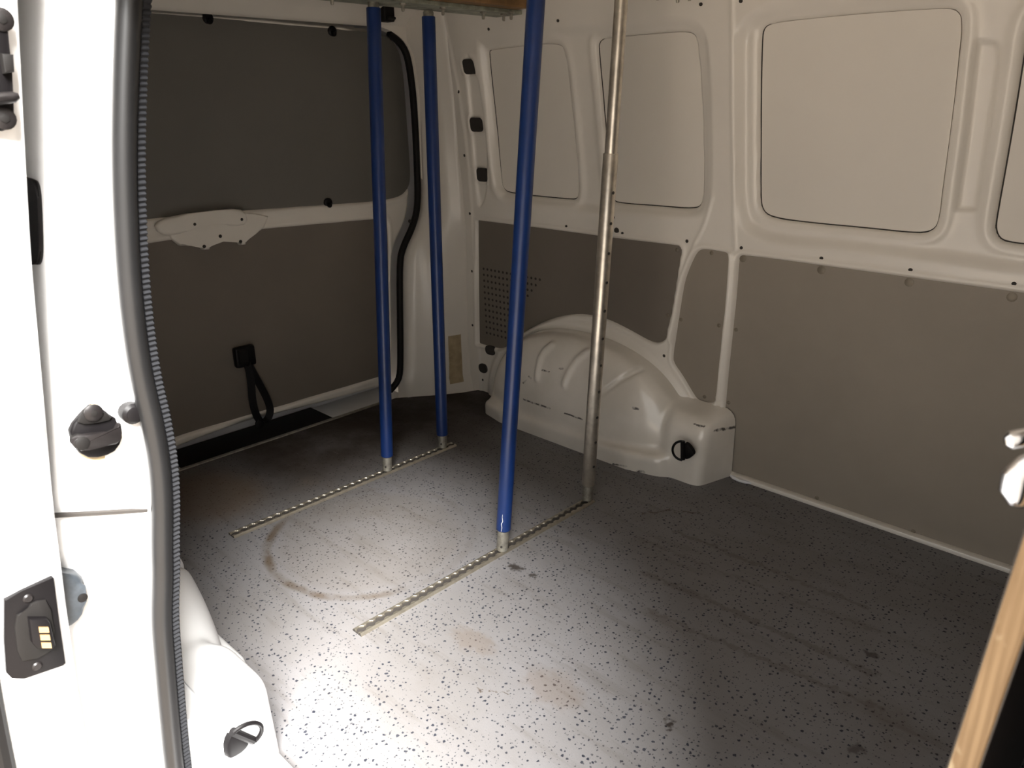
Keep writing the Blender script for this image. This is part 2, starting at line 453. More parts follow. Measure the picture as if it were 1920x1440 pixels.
def surface_nets(f, lo, hi, h):
    n = [int((hi[i] - lo[i]) / h) + 1 for i in range(3)]
    ax = [lo[i] + h * np.arange(n[i]) for i in range(3)]
    G = np.meshgrid(*ax, indexing='ij')
    F = f(*G)
    S = F < 0
    cs = tuple(k - 1 for k in n)
    cnt = np.zeros(cs)
    acc = np.zeros(cs + (3,))
    for a in range(3):
        o1, o2 = [i for i in range(3) if i != a]
        for d1 in (0, 1):
            for d2 in (0, 1):
                sl0 = [None] * 3
                sl1 = [None] * 3
                sl0[a], sl1[a] = slice(0, n[a] - 1), slice(1, n[a])
                sl0[o1] = sl1[o1] = slice(d1, n[o1] - 1 + d1)
                sl0[o2] = sl1[o2] = slice(d2, n[o2] - 1 + d2)
                f0, f1 = F[tuple(sl0)], F[tuple(sl1)]
                x = (f0 < 0) != (f1 < 0)
                t = np.where(x, f0 / np.where(x, f0 - f1, 1), 0)
                p = np.zeros(cs + (3,))
                p[..., a] = t
                p[..., o1] = d1
                p[..., o2] = d2
                acc += np.where(x[..., None], p, 0)
                cnt += x
    has = cnt > 0
    idx = -np.ones(cs, int)
    idx[has] = np.arange(has.sum())
    base = np.stack(np.meshgrid(*[np.arange(c) for c in cs], indexing='ij'), -1)
    V = (base[has] + acc[has] / cnt[has][:, None]) * h + np.array(lo)
    Q = []
    for a in range(3):
        b, c = (a + 1) % 3, (a + 2) % 3
        s0 = [slice(1, n[k] - 1) for k in range(3)]
        s1 = list(s0)
        s0[a], s1[a] = slice(0, n[a] - 1), slice(1, n[a])
        A, B = S[tuple(s0)], S[tuple(s1)]
        x = A != B
        w = np.argwhere(x)
        if not len(w):
            continue
        off = np.ones(3, int)
        off[a] = 0
        w = w + off
        def I(db, dc):
            q = w.copy()
            q[:, b] -= db
            q[:, c] -= dc
            return idx[q[:, 0], q[:, 1], q[:, 2]]
        quad = np.stack([I(1, 1), I(0, 1), I(0, 0), I(1, 0)], 1)
        ins = A[x]
        quad = np.where(ins[:, None], quad, quad[:, ::-1])
        Q.append(quad[(quad >= 0).all(1)])
    return V, np.concatenate(Q)


def smin(a, b, k):
    h = np.clip(0.5 + 0.5 * (b - a) / k, 0, 1)
    return b * (1 - h) + a * h - k * h * (1 - h)


def smax(a, b, k):
    return -smin(-a, -b, k)


def disc(bm, c, n, r, h, seg=10, dome=0.0):
    """short stud of radius r, height h along unit normal n, based at c"""
    n = Vector(n).normalized()
    a = Vector((0, 0, 1)) if abs(n.z) < .9 else Vector((1, 0, 0))
    u = (a - n * a.dot(n)).normalized()
    w = n.cross(u)
    c = Vector(c)
    rows = [(r, 0.0), (r, h * (1 - dome)), (r * .7, h)]
    R = [[bm.verts.new(c + n * hh + (u * math.cos(t) + w * math.sin(t)) * rr)
          for t in [2 * math.pi * k / seg for k in range(seg)]] for rr, hh in rows]
    for A, B in zip(R, R[1:]):
        for k in range(seg):
            bm.faces.new((A[k], A[(k + 1) % seg], B[(k + 1) % seg], B[k]))
    bm.faces.new(R[-1])
    bm.faces.new(R[0][::-1])


# ---------------------------------------------------------------- materials
M = {}
M['paint'] = mat('white_body_paint', (0.80, 0.755, 0.685), 0.36, coat=0.25, var=0.04, vscale=3)
M['skin'] = mat('white_outer_skin_paint', (0.75, 0.705, 0.635), 0.55, bump=0.08, bscale=500, var=0.03, vscale=2)
M['jamb'] = mat('white_gloss_paint', (0.87, 0.87, 0.87), 0.3, coat=0.4)
M['lining'] = mat('grey_brown_hardboard', (0.285, 0.248, 0.204), 0.62, bump=0.15, bscale=700, var=0.07, vscale=3)
M['lining_dark'] = mat('dark_grey_hardboard', (0.150, 0.142, 0.126), 0.6, bump=0.15, bscale=700, var=0.06, vscale=3)
M['lining_mid'] = mat('mid_grey_hardboard', (0.18, 0.155, 0.128), 0.62, bump=0.15, bscale=700, var=0.07, vscale=3)
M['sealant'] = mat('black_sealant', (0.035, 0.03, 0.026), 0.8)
M['black'] = mat('black_plastic', (0.006, 0.0052, 0.0056), 0.45, bump=0.1, bscale=900, spec=0.18)
M['rubber'] = mat('black_rubber', (0.010, 0.009, 0.0085), 0.6, spec=0.18)
M['seal'] = mat('grey_rubber_seal', (0.009, 0.0088, 0.009), 0.38, var=0.12, vscale=12)
M['ribbed'] = mat('grey_ribbed_trim', (0.012, 0.0125, 0.0145), 0.6, spec=0.25)
M['blue'] = mat('blue_painted_steel', (0.004, 0.026, 0.13), 0.4, coat=0.15, bump=0.12, bscale=260, var=0.12, vscale=20)
M['steel'] = mat('galvanised_steel', (0.66, 0.61, 0.53), 0.36, metal=0.9, bump=0.1, bscale=200, var=0.22, vscale=30)
M['worn'] = mat('worn_zinc_steel', (0.36, 0.34, 0.29), 0.5, metal=0.75, bump=0.3, bscale=150, var=0.35, vscale=60)
M['alu'] = mat('aluminium_track', (0.40, 0.36, 0.29), 0.36, metal=0.8, var=0.2, vscale=40)
M['chrome'] = mat('chrome', (0.85, 0.85, 0.86), 0.14, metal=1.0)
M['gold'] = mat('brass_contact', (0.72, 0.46, 0.22), 0.35, metal=0.7)
M['film'] = mat('black_film_faced_ply', (0.018, 0.014, 0.012), 0.22, bump=0.1, bscale=120)
M['darksteel'] = mat('dark_oiled_steel', (0.013, 0.011, 0.011), 0.4, metal=0.2, var=0.2, vscale=80, spec=0.4)
M['clearbuf'] = mat('grey_rubber_buffer', (0.045, 0.053, 0.062), 0.45, var=0.3, vscale=60)
M['screw'] = mat('dull_screw_head', (0.20, 0.17, 0.13), 0.5, metal=0.3)
M['galv'] = mat('weathered_roof_steel', (0.30, 0.31, 0.25), 0.55, metal=0.4, bump=0.5, bscale=90, var=0.45, vscale=25)
M['wood'] = mat('brown_batten_wood', (0.20, 0.105, 0.035), 0.6, bump=0.4, bscale=80, var=0.45, vscale=14)
M['asphalt'] = mat('pale_concrete_paving', (0.32, 0.265, 0.21), 0.9, bump=0.5, bscale=60, var=0.2, vscale=6)
M['tape'] = mat('aged_tape', (0.42, 0.33, 0.20), 0.6, var=0.25, vscale=25)
M['whitepaint'] = mat('bare_white_scratch', (0.8, 0.8, 0.82), 0.5)


def make_plywood():
    m = mat('plywood_edge', (0.5, 0.33, 0.16), 0.6)
    g = NG(m)
    sx = g.nt.nodes.new('ShaderNodeSeparateXYZ')
    g._in(sx.inputs[0], g.tc)
    ply = g.math('FRACT', g.math('MULTIPLY', sx.outputs[0], 1 / 0.0052))
    st = g.vmath('MULTIPLY', g.tc, (300, 60, 12))
    n = g.noise(st, 1.0, 4)
    big = g.noise(g.vmath('MULTIPLY', g.tc, (40, 40, 22)), 1.0, 3)
    c = g.mix(g.ramp(ply, .35, .65), (0.235, 0.150, 0.072), (0.30, 0.200, 0.104))
    c = g.mix(g.ramp(n, .35, .75), c, (0.185, 0.112, 0.050))
    c = g.mix(g.ramp(big, .68, .74), c, (0.40, 0.31, 0.19))
    g._in(g.b.inputs['Base Color'], c)
    return m


M['ply'] = make_plywood()


def make_vinyl():
    m = mat('speckled_vinyl', (0.5, 0.48, 0.47), 0.4, spec=0.18)
    g = NG(m)
    v = g.tc
    wob = g.vmath('SCALE', g.vmath('SUBTRACT', g.noise(v, 160, 2, out='Color'), (.5, .5, .5)), scale=0.007)
    vc = g.vmath('ADD', v, wob)

    def chips(scale, thr, keep, off):
        n = g.nt.nodes.new('ShaderNodeTexVoronoi')
        n.voronoi_dimensions = '2D'
        g._in(n.inputs['Vector'], g.vmath('ADD', vc, off))
        n.inputs['Scale'].default_value = scale
        sp = g.nt.nodes.new('ShaderNodeSeparateXYZ')
        g._in(sp.inputs[0], n.outputs['Color'])
        size = g.math('MULTIPLY', sp.outputs[1], thr)
        on = g.math('GREATER_THAN', sp.outputs[0], keep)
        inside = g.ramp(g.math('SUBTRACT', n.outputs['Distance'], size), 0.03, -0.03)
        return g.math('MULTIPLY', on, inside), sp.outputs[2]

    m1, h1 = chips(80, .24, .42, (0, 0, 0))
    m2, h2 = chips(130, .26, .62, (3.1, 1.7, 0))
    cloud = g.noise(v, 2.2, 5, .6)
    c = g.mix(g.ramp(cloud, .3, .7), (0.2131, 0.2087, 0.2146), (0.1761, 0.1672, 0.1628))
    fine = g.noise(v, 420, 2)
    c = g.mix(g.ramp(fine, .3, .7, 0, .25), c, (0.1406, 0.1317, 0.1258))
    chipc = g.mix(h1, (0.0222, 0.02442, 0.03478), (0.0444, 0.04662, 0.05698))
    c = g.mix(m1, c, chipc)
    c = g.mix(g.math('MULTIPLY', m2, .75), c, (0.037, 0.03848, 0.04736))
    # dirt and painted shade: brown grime darkened towards the tailgate, drag streaks along the van
    sx = g.nt.nodes.new('ShaderNodeSeparateXYZ')
    g._in(sx.inputs[0], v)
    streak = g.noise(g.vmath('MULTIPLY', v, (3.0, 24, 1)), 1.0, 6, .65)
    c = g.mix(g.ramp(streak, .5, .78, 0, .38), c, (0.0777, 0.06068, 0.0444))
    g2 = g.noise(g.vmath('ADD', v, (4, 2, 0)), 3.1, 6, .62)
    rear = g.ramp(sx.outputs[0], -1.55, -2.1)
    rear = g.math('MULTIPLY', rear, g.ramp(sx.outputs[1], .80, 1.15, .3, 1.0))  # shade painted into the grime: weaker on the door side, where sun reaches
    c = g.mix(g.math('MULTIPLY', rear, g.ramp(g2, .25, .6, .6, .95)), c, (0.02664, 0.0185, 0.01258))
    c = g.mix(g.ramp(g2, .58, .8, 0, .45), c, (0.1036, 0.07992, 0.05698))
    # worn ring left by a drum or spare wheel
    cx, cy, rr = RING
    d = g.vmath('DISTANCE', g.vmath('MULTIPLY', v, (1, 1, 0)), (cx, cy, 0))
    d = g.math('ADD', d, g.math('MULTIPLY', g.math('SUBTRACT', g.noise(v, 9, 3), .5), .03))
    ring = g.math('MULTIPLY', g.ramp(g.math('ABSOLUTE', g.math('SUBTRACT', d, rr)), .020, .003),
                  g.math('MULTIPLY', g.ramp(g.noise(v, 7.5, 5), .36, .62, .12, .8), g.ramp(sx.outputs[1], .98, .84, .22, 1.0)))
    c = g.mix(ring, c, (0.0777, 0.0518, 0.02738))
    inner = g.math('MULTIPLY', g.ramp(d, rr, rr - .05), .22)
    c = g.mix(inner, c, (0.1295, 0.1036, 0.074))
    jit = g.vmath('ADD', v, g.vmath('SCALE', g.vmath('SUBTRACT', g.noise(v, 45, 3, out='Color'), (.5, .5, .5)), scale=.05))
    dk = (0.0333, 0.02664, 0.0222)
    for (x, y, r, sq, a) in ((-1.150, 1.198, .024, (1.3, .8, 1), .9), (-1.095, 1.198, .014, (1.2, .8, 1), .8),
                             (-.580, 1.020, .015, (1, 1, 1), .95), (-.378, 1.480, .016, (1.2, .8, 1), .7),
                             (-.30, 1.20, .018, (1, 1, 1), .6), (-2.08, .84, .2, (1.2, 1, 1), .5),
                             (-1.02, .93, .05, (1.6, .8, 1), .3), (-.80, .94, .06, (1.6, 1, 1), .3)):
        b = g.blob(jit, (x, y, 0), r, .6, sq)
        c = g.mix(g.math('MULTIPLY', b, a), c, dk if r < .03 else (0.1258, 0.0814, 0.0444))
    for a, b, w, k in (((-1.07, 1.64, 0), (-1.02, 1.71, 0), .008, .7), ((-1.02, 1.71, 0), (-.95, 1.755, 0), .007, .7),
                       ((-.95, 1.62, 0), (-.45, 1.63, 0), .012, .35), ((-.90, 1.40, 0), (-.35, 1.42, 0), .014, .35),
                       ((-.80, 1.28, 0), (-.30, 1.33, 0), .012, .35), ((-.905, .83, 0), (-.86, .87, 0), .004, .8),
                       ((-1.0, 1.52, 0), (-.4, 1.56, 0), .01, .25)):
        c = g.mix(g.math('MULTIPLY', g.line(jit, a, b, w), k), c, (0.074, 0.0555, 0.0407))
    # thin pale scratches
    sc = g.noise(g.vmath('MULTIPLY', g.vmath('ADD', v, (1, 5, 0)), (9, 150, 1)), 1.0, 2)
    c = g.mix(g.ramp(sc, .70, .76, 0, .35), c, (0.2442, 0.2331, 0.2294))
    g._in(g.b.inputs['Base Color'], c)
    g._in(g.b.inputs['Roughness'], g.ramp(g2, .3, .7, .5, .7))
    bp = g.nt.nodes.new('ShaderNodeBump')
    bp.inputs['Strength'].default_value = .12
    bp.inputs['Distance'].default_value = .001
    g._in(bp.inputs['Height'], fine)
    g._in(g.b.inputs['Normal'], bp.outputs[0])
    return m


RING = (-1.535, 1.035, 0.272)
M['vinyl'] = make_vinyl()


def make_arch_paint():
    m = mat('scuffed_white_paint', (0.85, 0.80, 0.73), 0.3, coat=1.0)
    g = NG(m)
    v = g.tc
    cl = g.noise(v, 5, 5)
    c = g.mix(g.ramp(cl, .3, .7), (0.85, 0.80, 0.73), (0.73, 0.685, 0.61))
    jit = g.vmath('ADD', v, g.vmath('SCALE', g.vmath('SUBTRACT', g.noise(v, 70, 3, out='Color'), (.5, .5, .5)), scale=.008))
    br = g.ramp(g.noise(v, 55, 3), .42, .56)
    for a, b, w in SCUFFS:
        # strokes judged in the x-z plane of the panel
        vv = g.vmath('MULTIPLY', jit, (1, 0, 1))
        s = g.line(vv, (a[0], 0, a[1]), (b[0], 0, b[1]), w)
        c = g.mix(g.math('MULTIPLY', s, g.math('ADD', .25, g.math('MULTIPLY', br, .7))), c, (0.06, 0.05, 0.045))
    g._in(g.b.inputs['Base Color'], c)
    return m


SCUFFS = [((p[0], p[2]), (q[0], q[2]), w) for (p, q), w in zip(SHAPES['scuff'], (.0045, .004, .004, .005, .005, .004, .006, .004, .008, .003, .006))]
M['arch'] = make_arch_paint()


# ---------------------------------------------------------------- floor
floor = empty('floor', (0, 0, 0), 'speckled grey vinyl cargo floor with dirt, scuffs and a round stain', 'floor', kind='structure')
bm = bmesh.new()
add_prism(bm, [(-2.315, .60), (-2.315, 1.73), (-2.22, 1.86), (-2.165, 1.95), (-2.13, 2.04), (.30, 2.04), (.30, .33), (-.94, .33), (-2.13, .33), (-2.22, .48)],
          -0.02, 0.0, 2)
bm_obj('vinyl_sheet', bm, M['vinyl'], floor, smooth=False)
bm = bmesh.new()
add_box(bm, (-2.322, .60, -.028), (-2.306, 1.70, .0035), .002)
bm_obj('metal_edge_strip', bm, M['worn'], floor)
# white body sill behind the floor edge and the black catch cover lying in it
sill = empty('trim_1', (-2.34, MID, 0), 'white painted tailgate sill behind the floor edge', 'sill', kind='structure')
bm = bmesh.new()
add_box(bm, (-2.50, .50, -.06), (-2.322, 1.80, -.012), .006)
bm_obj('sill_panel', bm, M['jamb'], sill)
bm = bmesh.new()
add_box(bm, (-2.49, .875, -.02), (-2.324, 1.45, -.004), .003)
bm_obj('black_sill_cover', bm, M['rubber'], sill)
# narrow white trim along the foot of the side wall
t2 = empty('trim_2', (-.5, 2.02, 0), 'narrow white metal strip along the foot of the side wall', 'trim', kind='structure')
bm = bmesh.new()
add_box(bm, (-1.0, 2.006, 0.0), (.30, 2.035, .014), .004)
bm_obj('foot_strip', bm, M['paint'], t2)
bm = bmesh.new()
add_tube(bm, [(-1.0, 2.012, .006), (-.985, 2.0, .009), (-.965, 1.996, .007), (-.945, 2.0, .008), (-.93, 2.008, .006)], [.004, .006, .004, .006, .003], 8)
bm_obj('sealant_bead', bm, M['whitepaint'], t2)


# ---------------------------------------------------------------- pressed side walls
def Wn(z):
    z = np.asarray(z, float)
    t = z - .69
    return np.where(z < .69, 2.022 - .027 * z / .69, 1.995 - .02 * t - .2 * t * t)


def wall_point(x, z, off=0.0, right=False):
    y = float(Wn(z)) - off
    return (x, 2 * MID - y if right else y, z)


S = SHAPES
L3 = S['L3'] + [[.22, .693], [.26, .68], [.26, .05], [.22, .012], [-1.0, .012], [-1.04, .012], [-1.05, .03]] + S['L3l'][::-1]
D = S['D'] + [[-.06, .793], [.0, .81], [.01, .86], [.01, 1.25], [-.02, 1.28], [-.2, 1.29], [-.39, 1.285], [-.425, 1.26]]
CR = S['Cr'] + [[-.3, 1.325], [.05, 1.325], [.07, 1.30]] + [[.07, .80], [.04, .765]] + S['Crl'][::-1] 
CRL = CR + [[-1.066, .9]]
POLY = {k: chaikin(v, 2) for k, v in dict(L1=S['L1'], L2=S['L2'], L3=L3, A=S['A'], B=S['B'], C=S['C'], D=D,
                                          ABr=S['ABr'], Cr=CRL, rib=S['rib'], chan=S['chan']).items()}
HOLES3 = S['hole3']


def wall_relief(X, Z):
    """inward relief of the pressed sheet (m) and a mask of the dark seam faces"""
    R = np.zeros(X.shape)
    sd = {k: sdpoly(p, X, Z) for k, p in POLY.items()}
    R -= .020 * (1 - sstep(-.030, .004, sd['ABr']))
    R -= .024 * (1 - sstep(-.034, .004, sd['Cr']))
    # vertical bar between the two rear panels and the stepped bar further forward
    R -= .010 * (1 - sstep(-.014, .0, sd['rib']))
    # flanged lips around the window panels
    for k in 'ABCD':
        R += .006 * np.exp(-((sd[k] - .018) / .012) ** 2)
        R -= .030 * (1 - lstep(-.007, .001, sd[k]))
    # lining openings with a rolled edge
    for k in ('L1', 'L2', 'L3'):
        R += .005 * np.exp(-((sd[k] - .008) / .006) ** 2)
        R -= .030 * (1 - lstep(-.009, .001, sd[k]))
    R -= .012 * (1 - sstep(-.014, .0, sd['chan']))
    for (hx, hz) in HOLES3:
        dd = np.sqrt(np.maximum(np.abs(X - hx) - .017, 0) ** 2 + np.maximum(np.abs(Z - hz) - .012, 0) ** 2) - .012
        R += .004 * np.exp(-((dd - .006) / .005) ** 2)
    # overlapped sheet seams
    d1 = sdline(S['seam1'], X, Z)
    R += .004 * np.exp(-(d1 / .006) ** 2)
    d2 = sdline(chaikin(S['seam2'], 2, False), X, Z)
    R += .004 * np.exp(-(d2 / .006) ** 2)
    # rounded bead down the two lower ribs
    for ln in ([(-1.058, .69), (-1.064, .25)], [(-1.285, .66), (-1.275, .55), (-1.245, .40)]):
        R += .008 * np.exp(-(sdline(ln, X, Z) / .011) ** 2)
    # collar around the wheel arch
    rho = np.sqrt(((X + 1.585) / .47) ** 2 + (Z / .375) ** 2)
    R += .016 * (1 - sstep(.99, 1.07, rho)) + .005 * np.exp(-((rho - 1.03) / .03) ** 2)
    # crease strip next to the rear corner
    R += .006 * (1 - sstep(-2.128, -2.118, X))
    return R


def build_wall(name, x0, x1, right, parent, h=.0048):
    nx = int((x1 - x0) / h) + 1
    nz = int(1.43 / h) + 1
    xs = np.linspace(x0, x1, nx)
    zs = np.linspace(-.01, 1.42, nz)
    X, Z = np.meshgrid(xs, zs, indexing='ij')
    # left border follows the corner crease
    cz = np.array([c[1] for c in S['crease']][::-1])
    cx = np.array([c[0] for c in S['crease']][::-1])
    if x0 < -2.0:
        bx = np.interp(Z, cz, cx)
        w = np.clip((-2.0 - X) / (-2.0 - x0), 0, 1)
        X = X + (bx - x0) * w
    R = wall_relief(X, Z)
    Y = Wn(Z) - R
    if right:
        Y = 2 * MID - Y
    V = np.stack([X, Y, Z], -1).reshape(-1, 3)
    F = grid_faces(nx, nz, flip=right)
    return mesh_obj(name, V, F, M['paint'], parent)


def panel_from_poly(name, poly, off, thick, material, parent, grow, right=False):
    """a flat board cut to a polygon on the wall, behind the pressed frame"""
    P = np.array(poly)
    zs = np.arange(-.0, 1.40, .03)
    c = P.mean(0)
    bm = bmesh.new()
    # grow outline
    n = len(P)
    out = []
    area = 0.5 * sum(P[i][0] * P[(i + 1) % n][1] - P[(i + 1) % n][0] * P[i][1] for i in range(n))
    sg = 1 if area > 0 else -1
    for i in range(n):
        t = P[(i + 1) % n] - P[i - 1]
        L = np.hypot(*t)
        nrm = np.array([t[1], -t[0]]) / (L if L > 1e-9 else 1) * sg
        out.append(P[i] + nrm * grow)
    vs = [bm.verts.new(wall_point(p[0], p[1], -off, right)) for p in out]
    f = bm.faces.new(vs)
    bmesh.ops.triangulate(bm, faces=[f])
    # horizontal cuts so that the board can follow the lean of the wall
    for z in zs:
        g = list(bm.verts) + list(bm.edges) + list(bm.faces)
        bmesh.ops.bisect_plane(bm, geom=g, plane_co=(0, 0, z), plane_no=(0, 0, 1))
    for v in bm.verts:
        v.co.y = wall_point(v.co.x, v.co.z, -off, right)[1]
    r = bmesh.ops.extrude_face_region(bm, geom=list(bm.faces))
    sgn = -1 if right else 1
    for e in r['geom']:
        if isinstance(e, bmesh.types.BMVert):
            e.co.y += thick * sgn
    return bm_obj(name, bm, material, parent, smooth=False)


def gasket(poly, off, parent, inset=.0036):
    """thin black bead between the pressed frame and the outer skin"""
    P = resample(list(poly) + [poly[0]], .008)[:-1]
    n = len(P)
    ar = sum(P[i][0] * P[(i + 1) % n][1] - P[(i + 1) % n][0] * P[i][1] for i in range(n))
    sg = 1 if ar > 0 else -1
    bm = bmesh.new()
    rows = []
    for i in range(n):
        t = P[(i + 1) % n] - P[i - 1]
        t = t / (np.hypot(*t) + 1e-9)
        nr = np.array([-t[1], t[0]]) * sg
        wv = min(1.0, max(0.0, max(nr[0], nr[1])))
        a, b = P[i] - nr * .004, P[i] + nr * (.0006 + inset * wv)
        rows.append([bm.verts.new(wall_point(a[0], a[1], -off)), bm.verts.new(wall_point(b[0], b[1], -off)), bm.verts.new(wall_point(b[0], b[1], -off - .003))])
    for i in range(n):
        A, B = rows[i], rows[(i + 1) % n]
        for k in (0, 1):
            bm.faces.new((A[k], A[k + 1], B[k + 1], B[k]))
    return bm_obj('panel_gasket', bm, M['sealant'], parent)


wall_left = empty('wall_left', (-1.0, 2.02, 0), 'white pressed metal van side wall with ribs and grey lower linings', 'wall', kind='structure')
build_wall('pressed_sheet', -2.16, .30, False, wall_left)
LIN = {}
for k, nm, mt in (('L1', 'lining_board', M['lining_mid']), ('L2', 'lining_board', M['lining']), ('L3', 'lining_board', M['lining'])):
    LIN[k] = panel_from_poly(nm, POLY[k], .0065, .003, mt, wall_left, -.0005)
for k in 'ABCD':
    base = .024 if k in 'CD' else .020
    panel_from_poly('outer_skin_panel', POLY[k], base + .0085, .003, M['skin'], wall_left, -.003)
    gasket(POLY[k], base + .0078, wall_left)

# screws in the linings
def screw(x, z, parent, off=-.0065, r=.009, right=False):
    bm = bmesh.new()
    p = wall_point(x, z, off, right)
    disc(bm, p, (0, -1 if not right else 1, 0), r, .002, 10, .5)
    return bm_obj('screw', bm, M['screw'], parent)


owner = ['L1', 'L1', 'L2', 'L2', 'L2', 'L2'] + ['L3'] * 8
for (x, z), k in zip(S['scr1'], owner):
    big = k == 'L3' and z > .6
    screw(x, z, LIN[k], r=.011 if big else .006)

# small fixing holes in the pressed frame: black countersunk cups
def hole(x, z, r, parent):
    X = np.array([[x]])
    Z = np.array([[z]])
    R = wall_relief(X, Z)
    bm = bmesh.new()
    disc(bm, wall_point(x, z, float(R[0, 0]) - .001), (0, -1, 0), r, .0018, 10, .6)
    return bm_obj('fixing_hole', bm, M['sealant'], parent)


for x, z in S['holes']:
    hole(x, z, .0058, wall_left)
for x, z in S['holes_big']:
    hole(x, z, .011, wall_left)

def access_hole(x, z, hw, hh, r, parent):
    """dark punched opening with a rounded outline"""
    out = []
    for cx_, cz_, a0 in ((hw - r, hh - r, 0), (-(hw - r), hh - r, 90), (-(hw - r), -(hh - r), 180), (hw - r, -(hh - r), 270)):
        for k in range(5):
            a = math.radians(a0 + 22.5 * k)
            out.append((x + cx_ + r * math.cos(a), z + cz_ + r * math.sin(a)))
    bm = bmesh.new()
    q = np.array(out)
    rr = float(wall_relief(q[:, :1], q[:, 1:]).max()) - .002
    y = float(Wn(z)) - rr
    add_prism(bm, out, y + .01, y - .0035, 1)
    for v in bm.verts:
        v.co.y += float(Wn(v.co.z)) - float(Wn(z))
    return bm_obj('access_hole', bm, M['sealant'], parent, smooth=False)


for hx, hz in HOLES3:
    access_hole(hx, hz, .0265, .0235, .013, wall_left)
(hx, hz), (gx, gz) = S['hole_arch']
access_hole(hx, hz, .022, .019, .017, wall_left)
access_hole(gx, gz - .006, .026, .018, .016, wall_left)

# ventilation perforations in the rear lining: too small to pick apart singly
bm = bmesh.new()
for i in range(15):
    for j in range(12):
        if i > 8 and j > 12 - 1 - (i - 6) * 0.9 - 3:
            continue
        x, z = -2.085 + .0205 * i, .508 - .0232 * j
        if sdpoly(POLY['L1'], np.array([x]), np.array([z]))[0] > -.012:
            continue
        disc(bm, wall_point(x, z, -.0068), (0, -1, 0), .0052, .0008, 6)
o = bm_obj('ventilation_perforation', bm, M['sealant'], LIN['L1'], smooth=False)
o['kind'] = 'stuff'

# white plastic clip by the arch
bm = bmesh.new()
p = wall_point(-1.965, .178, .012)
add_tube(bm, [(p[0] - .012, p[1] + .01, p[2] + .004), p, (p[0] + .022, p[1] - .012, p[2] + .006)], [.006, .008, .013], 8)
bm_obj('plastic_clip', bm, M['whitepaint'], wall_left)


# ---------------------------------------------------------------- wheel arches
def dome_sdf(x, d, z):
    """d: distance inwards from the wall"""
    u = np.abs((x + 1.56) / .435)
    dome = (u ** 2.3 + np.abs(np.maximum(d, 0) / .172) ** 3.2 + np.abs(np.maximum(z, 0) / .362) ** 2.3) ** (1 / 2.4) - 1
    dome = dome * .20
    # skirt at the floor
    qx = np.abs(x + 1.555) - .40
    sk = smax(smax(qx, d - .188 + .25 * np.maximum(qx + .12, 0), .03), z - .058 - .02 * (x + 1.5), .02)
    return smin(dome, sk, .022)


def block_sdf(x, d, z):
    fr = x + 1.005 + .27 * d
    inn = d - .138 + .10 * z
    top = z - .222 + .22 * d
    rear = -(x + 1.175)
    return smax(smax(smax(fr, inn, .03), top, .05), rear, .03)


def arch_sdf(x, d, z):
    a = dome_sdf(x, d, z)
    def caps(p, q, r):
        P, Q = np.array(p), np.array(q)
        e = Q - P
        wx, wd, wz = x - P[0], d - P[1], z - P[2]
        t = np.clip((wx * e[0] + wd * e[1] + wz * e[2]) / (e @ e), 0, 1)
        return np.sqrt((wx - e[0] * t) ** 2 + (wd - e[1] * t) ** 2 + (wz - e[2] * t) ** 2) - r
    # pressed ribs over the shoulder of the dome
    for k in ('rib1', 'rib2'):
        c = None
        for p, q in zip(SHAPES[k], SHAPES[k][1:]):
            e = caps(p, q, .0105)
            c = e if c is None else np.minimum(c, e)
        a = smin(a, c, .010)
    c = None
    for p, q in zip(SHAPES['groove'], SHAPES['groove'][1:]):
        e = caps(p, q, .006)
        c = e if c is None else np.minimum(c, e)
    a = smax(a, -c, .010)
    return smin(a, block_sdf(x, d, z), .03)


V, Q = surface_nets(arch_sdf, (-2.05, -.004, -.012), (-.96, .215, .40), .0054)
# gentle relaxing of the net
def relax(V, Q, k=2):
    V = V.copy()
    for _ in range(k):
        acc = np.zeros_like(V)
        cnt = np.zeros(len(V))
        for a in range(4):
            i, j = Q[:, a], Q[:, (a + 1) % 4]
            np.add.at(acc, i, V[j])
            np.add.at(cnt, i, 1)
        m = cnt > 2
        nv = acc / np.maximum(cnt, 1)[:, None]
        edge = (V[:, 2] < .0) | (V[:, 1] < .003)
        m &= ~edge
        V[m] = .4 * V[m] + .6 * nv[m]
    return V


V = relax(V, Q)
VL = np.stack([V[:, 0], Wn(V[:, 2]) - V[:, 1], V[:, 2]], 1)
mesh_obj('wheel_arch', VL, Q[:, ::-1], M['arch'], wall_left)


def lashing_eye(loc, basis, label):
    """swivel ring on a black base; local frame: x across, y up, z out of the panel"""
    t = empty('lashing_eye', loc, label, 'tie down', 'lashing rings on the wheel arches', basis=basis)
    bm = bmesh.new()
    add_prism(bm, chaikin([(-.006, .026), (.010, .024), (.027, .004), (.027, -.006), (.008, -.026), (-.008, -.027)], 1), 0, .013, 2, .003)
    bm_obj('base', bm, M['black'], t)
    bm = bmesh.new()
    add_tube(bm, [(-.009, -.030, .013), (-.009, .030, .013)], .007, 10)
    bm_obj('hinge_barrel', bm, M['black'], t)
    bm = bmesh.new()
    pts = [(-.009 - .026 * math.sin(a), .031 * math.cos(a), .016 + .012 * math.sin(a)) for a in np.linspace(0, math.pi, 16)]
    add_tube(bm, pts, .0037, 8)
    bm_obj('ring', bm, M['black'], t)
    return t


lashing_eye((-1.077, 1.872, .118), ((1, .0, .06), (-.1, .0, 1), (-.06, -1, -.1)), 'black lashing ring on the far wheel arch below the grey lining')

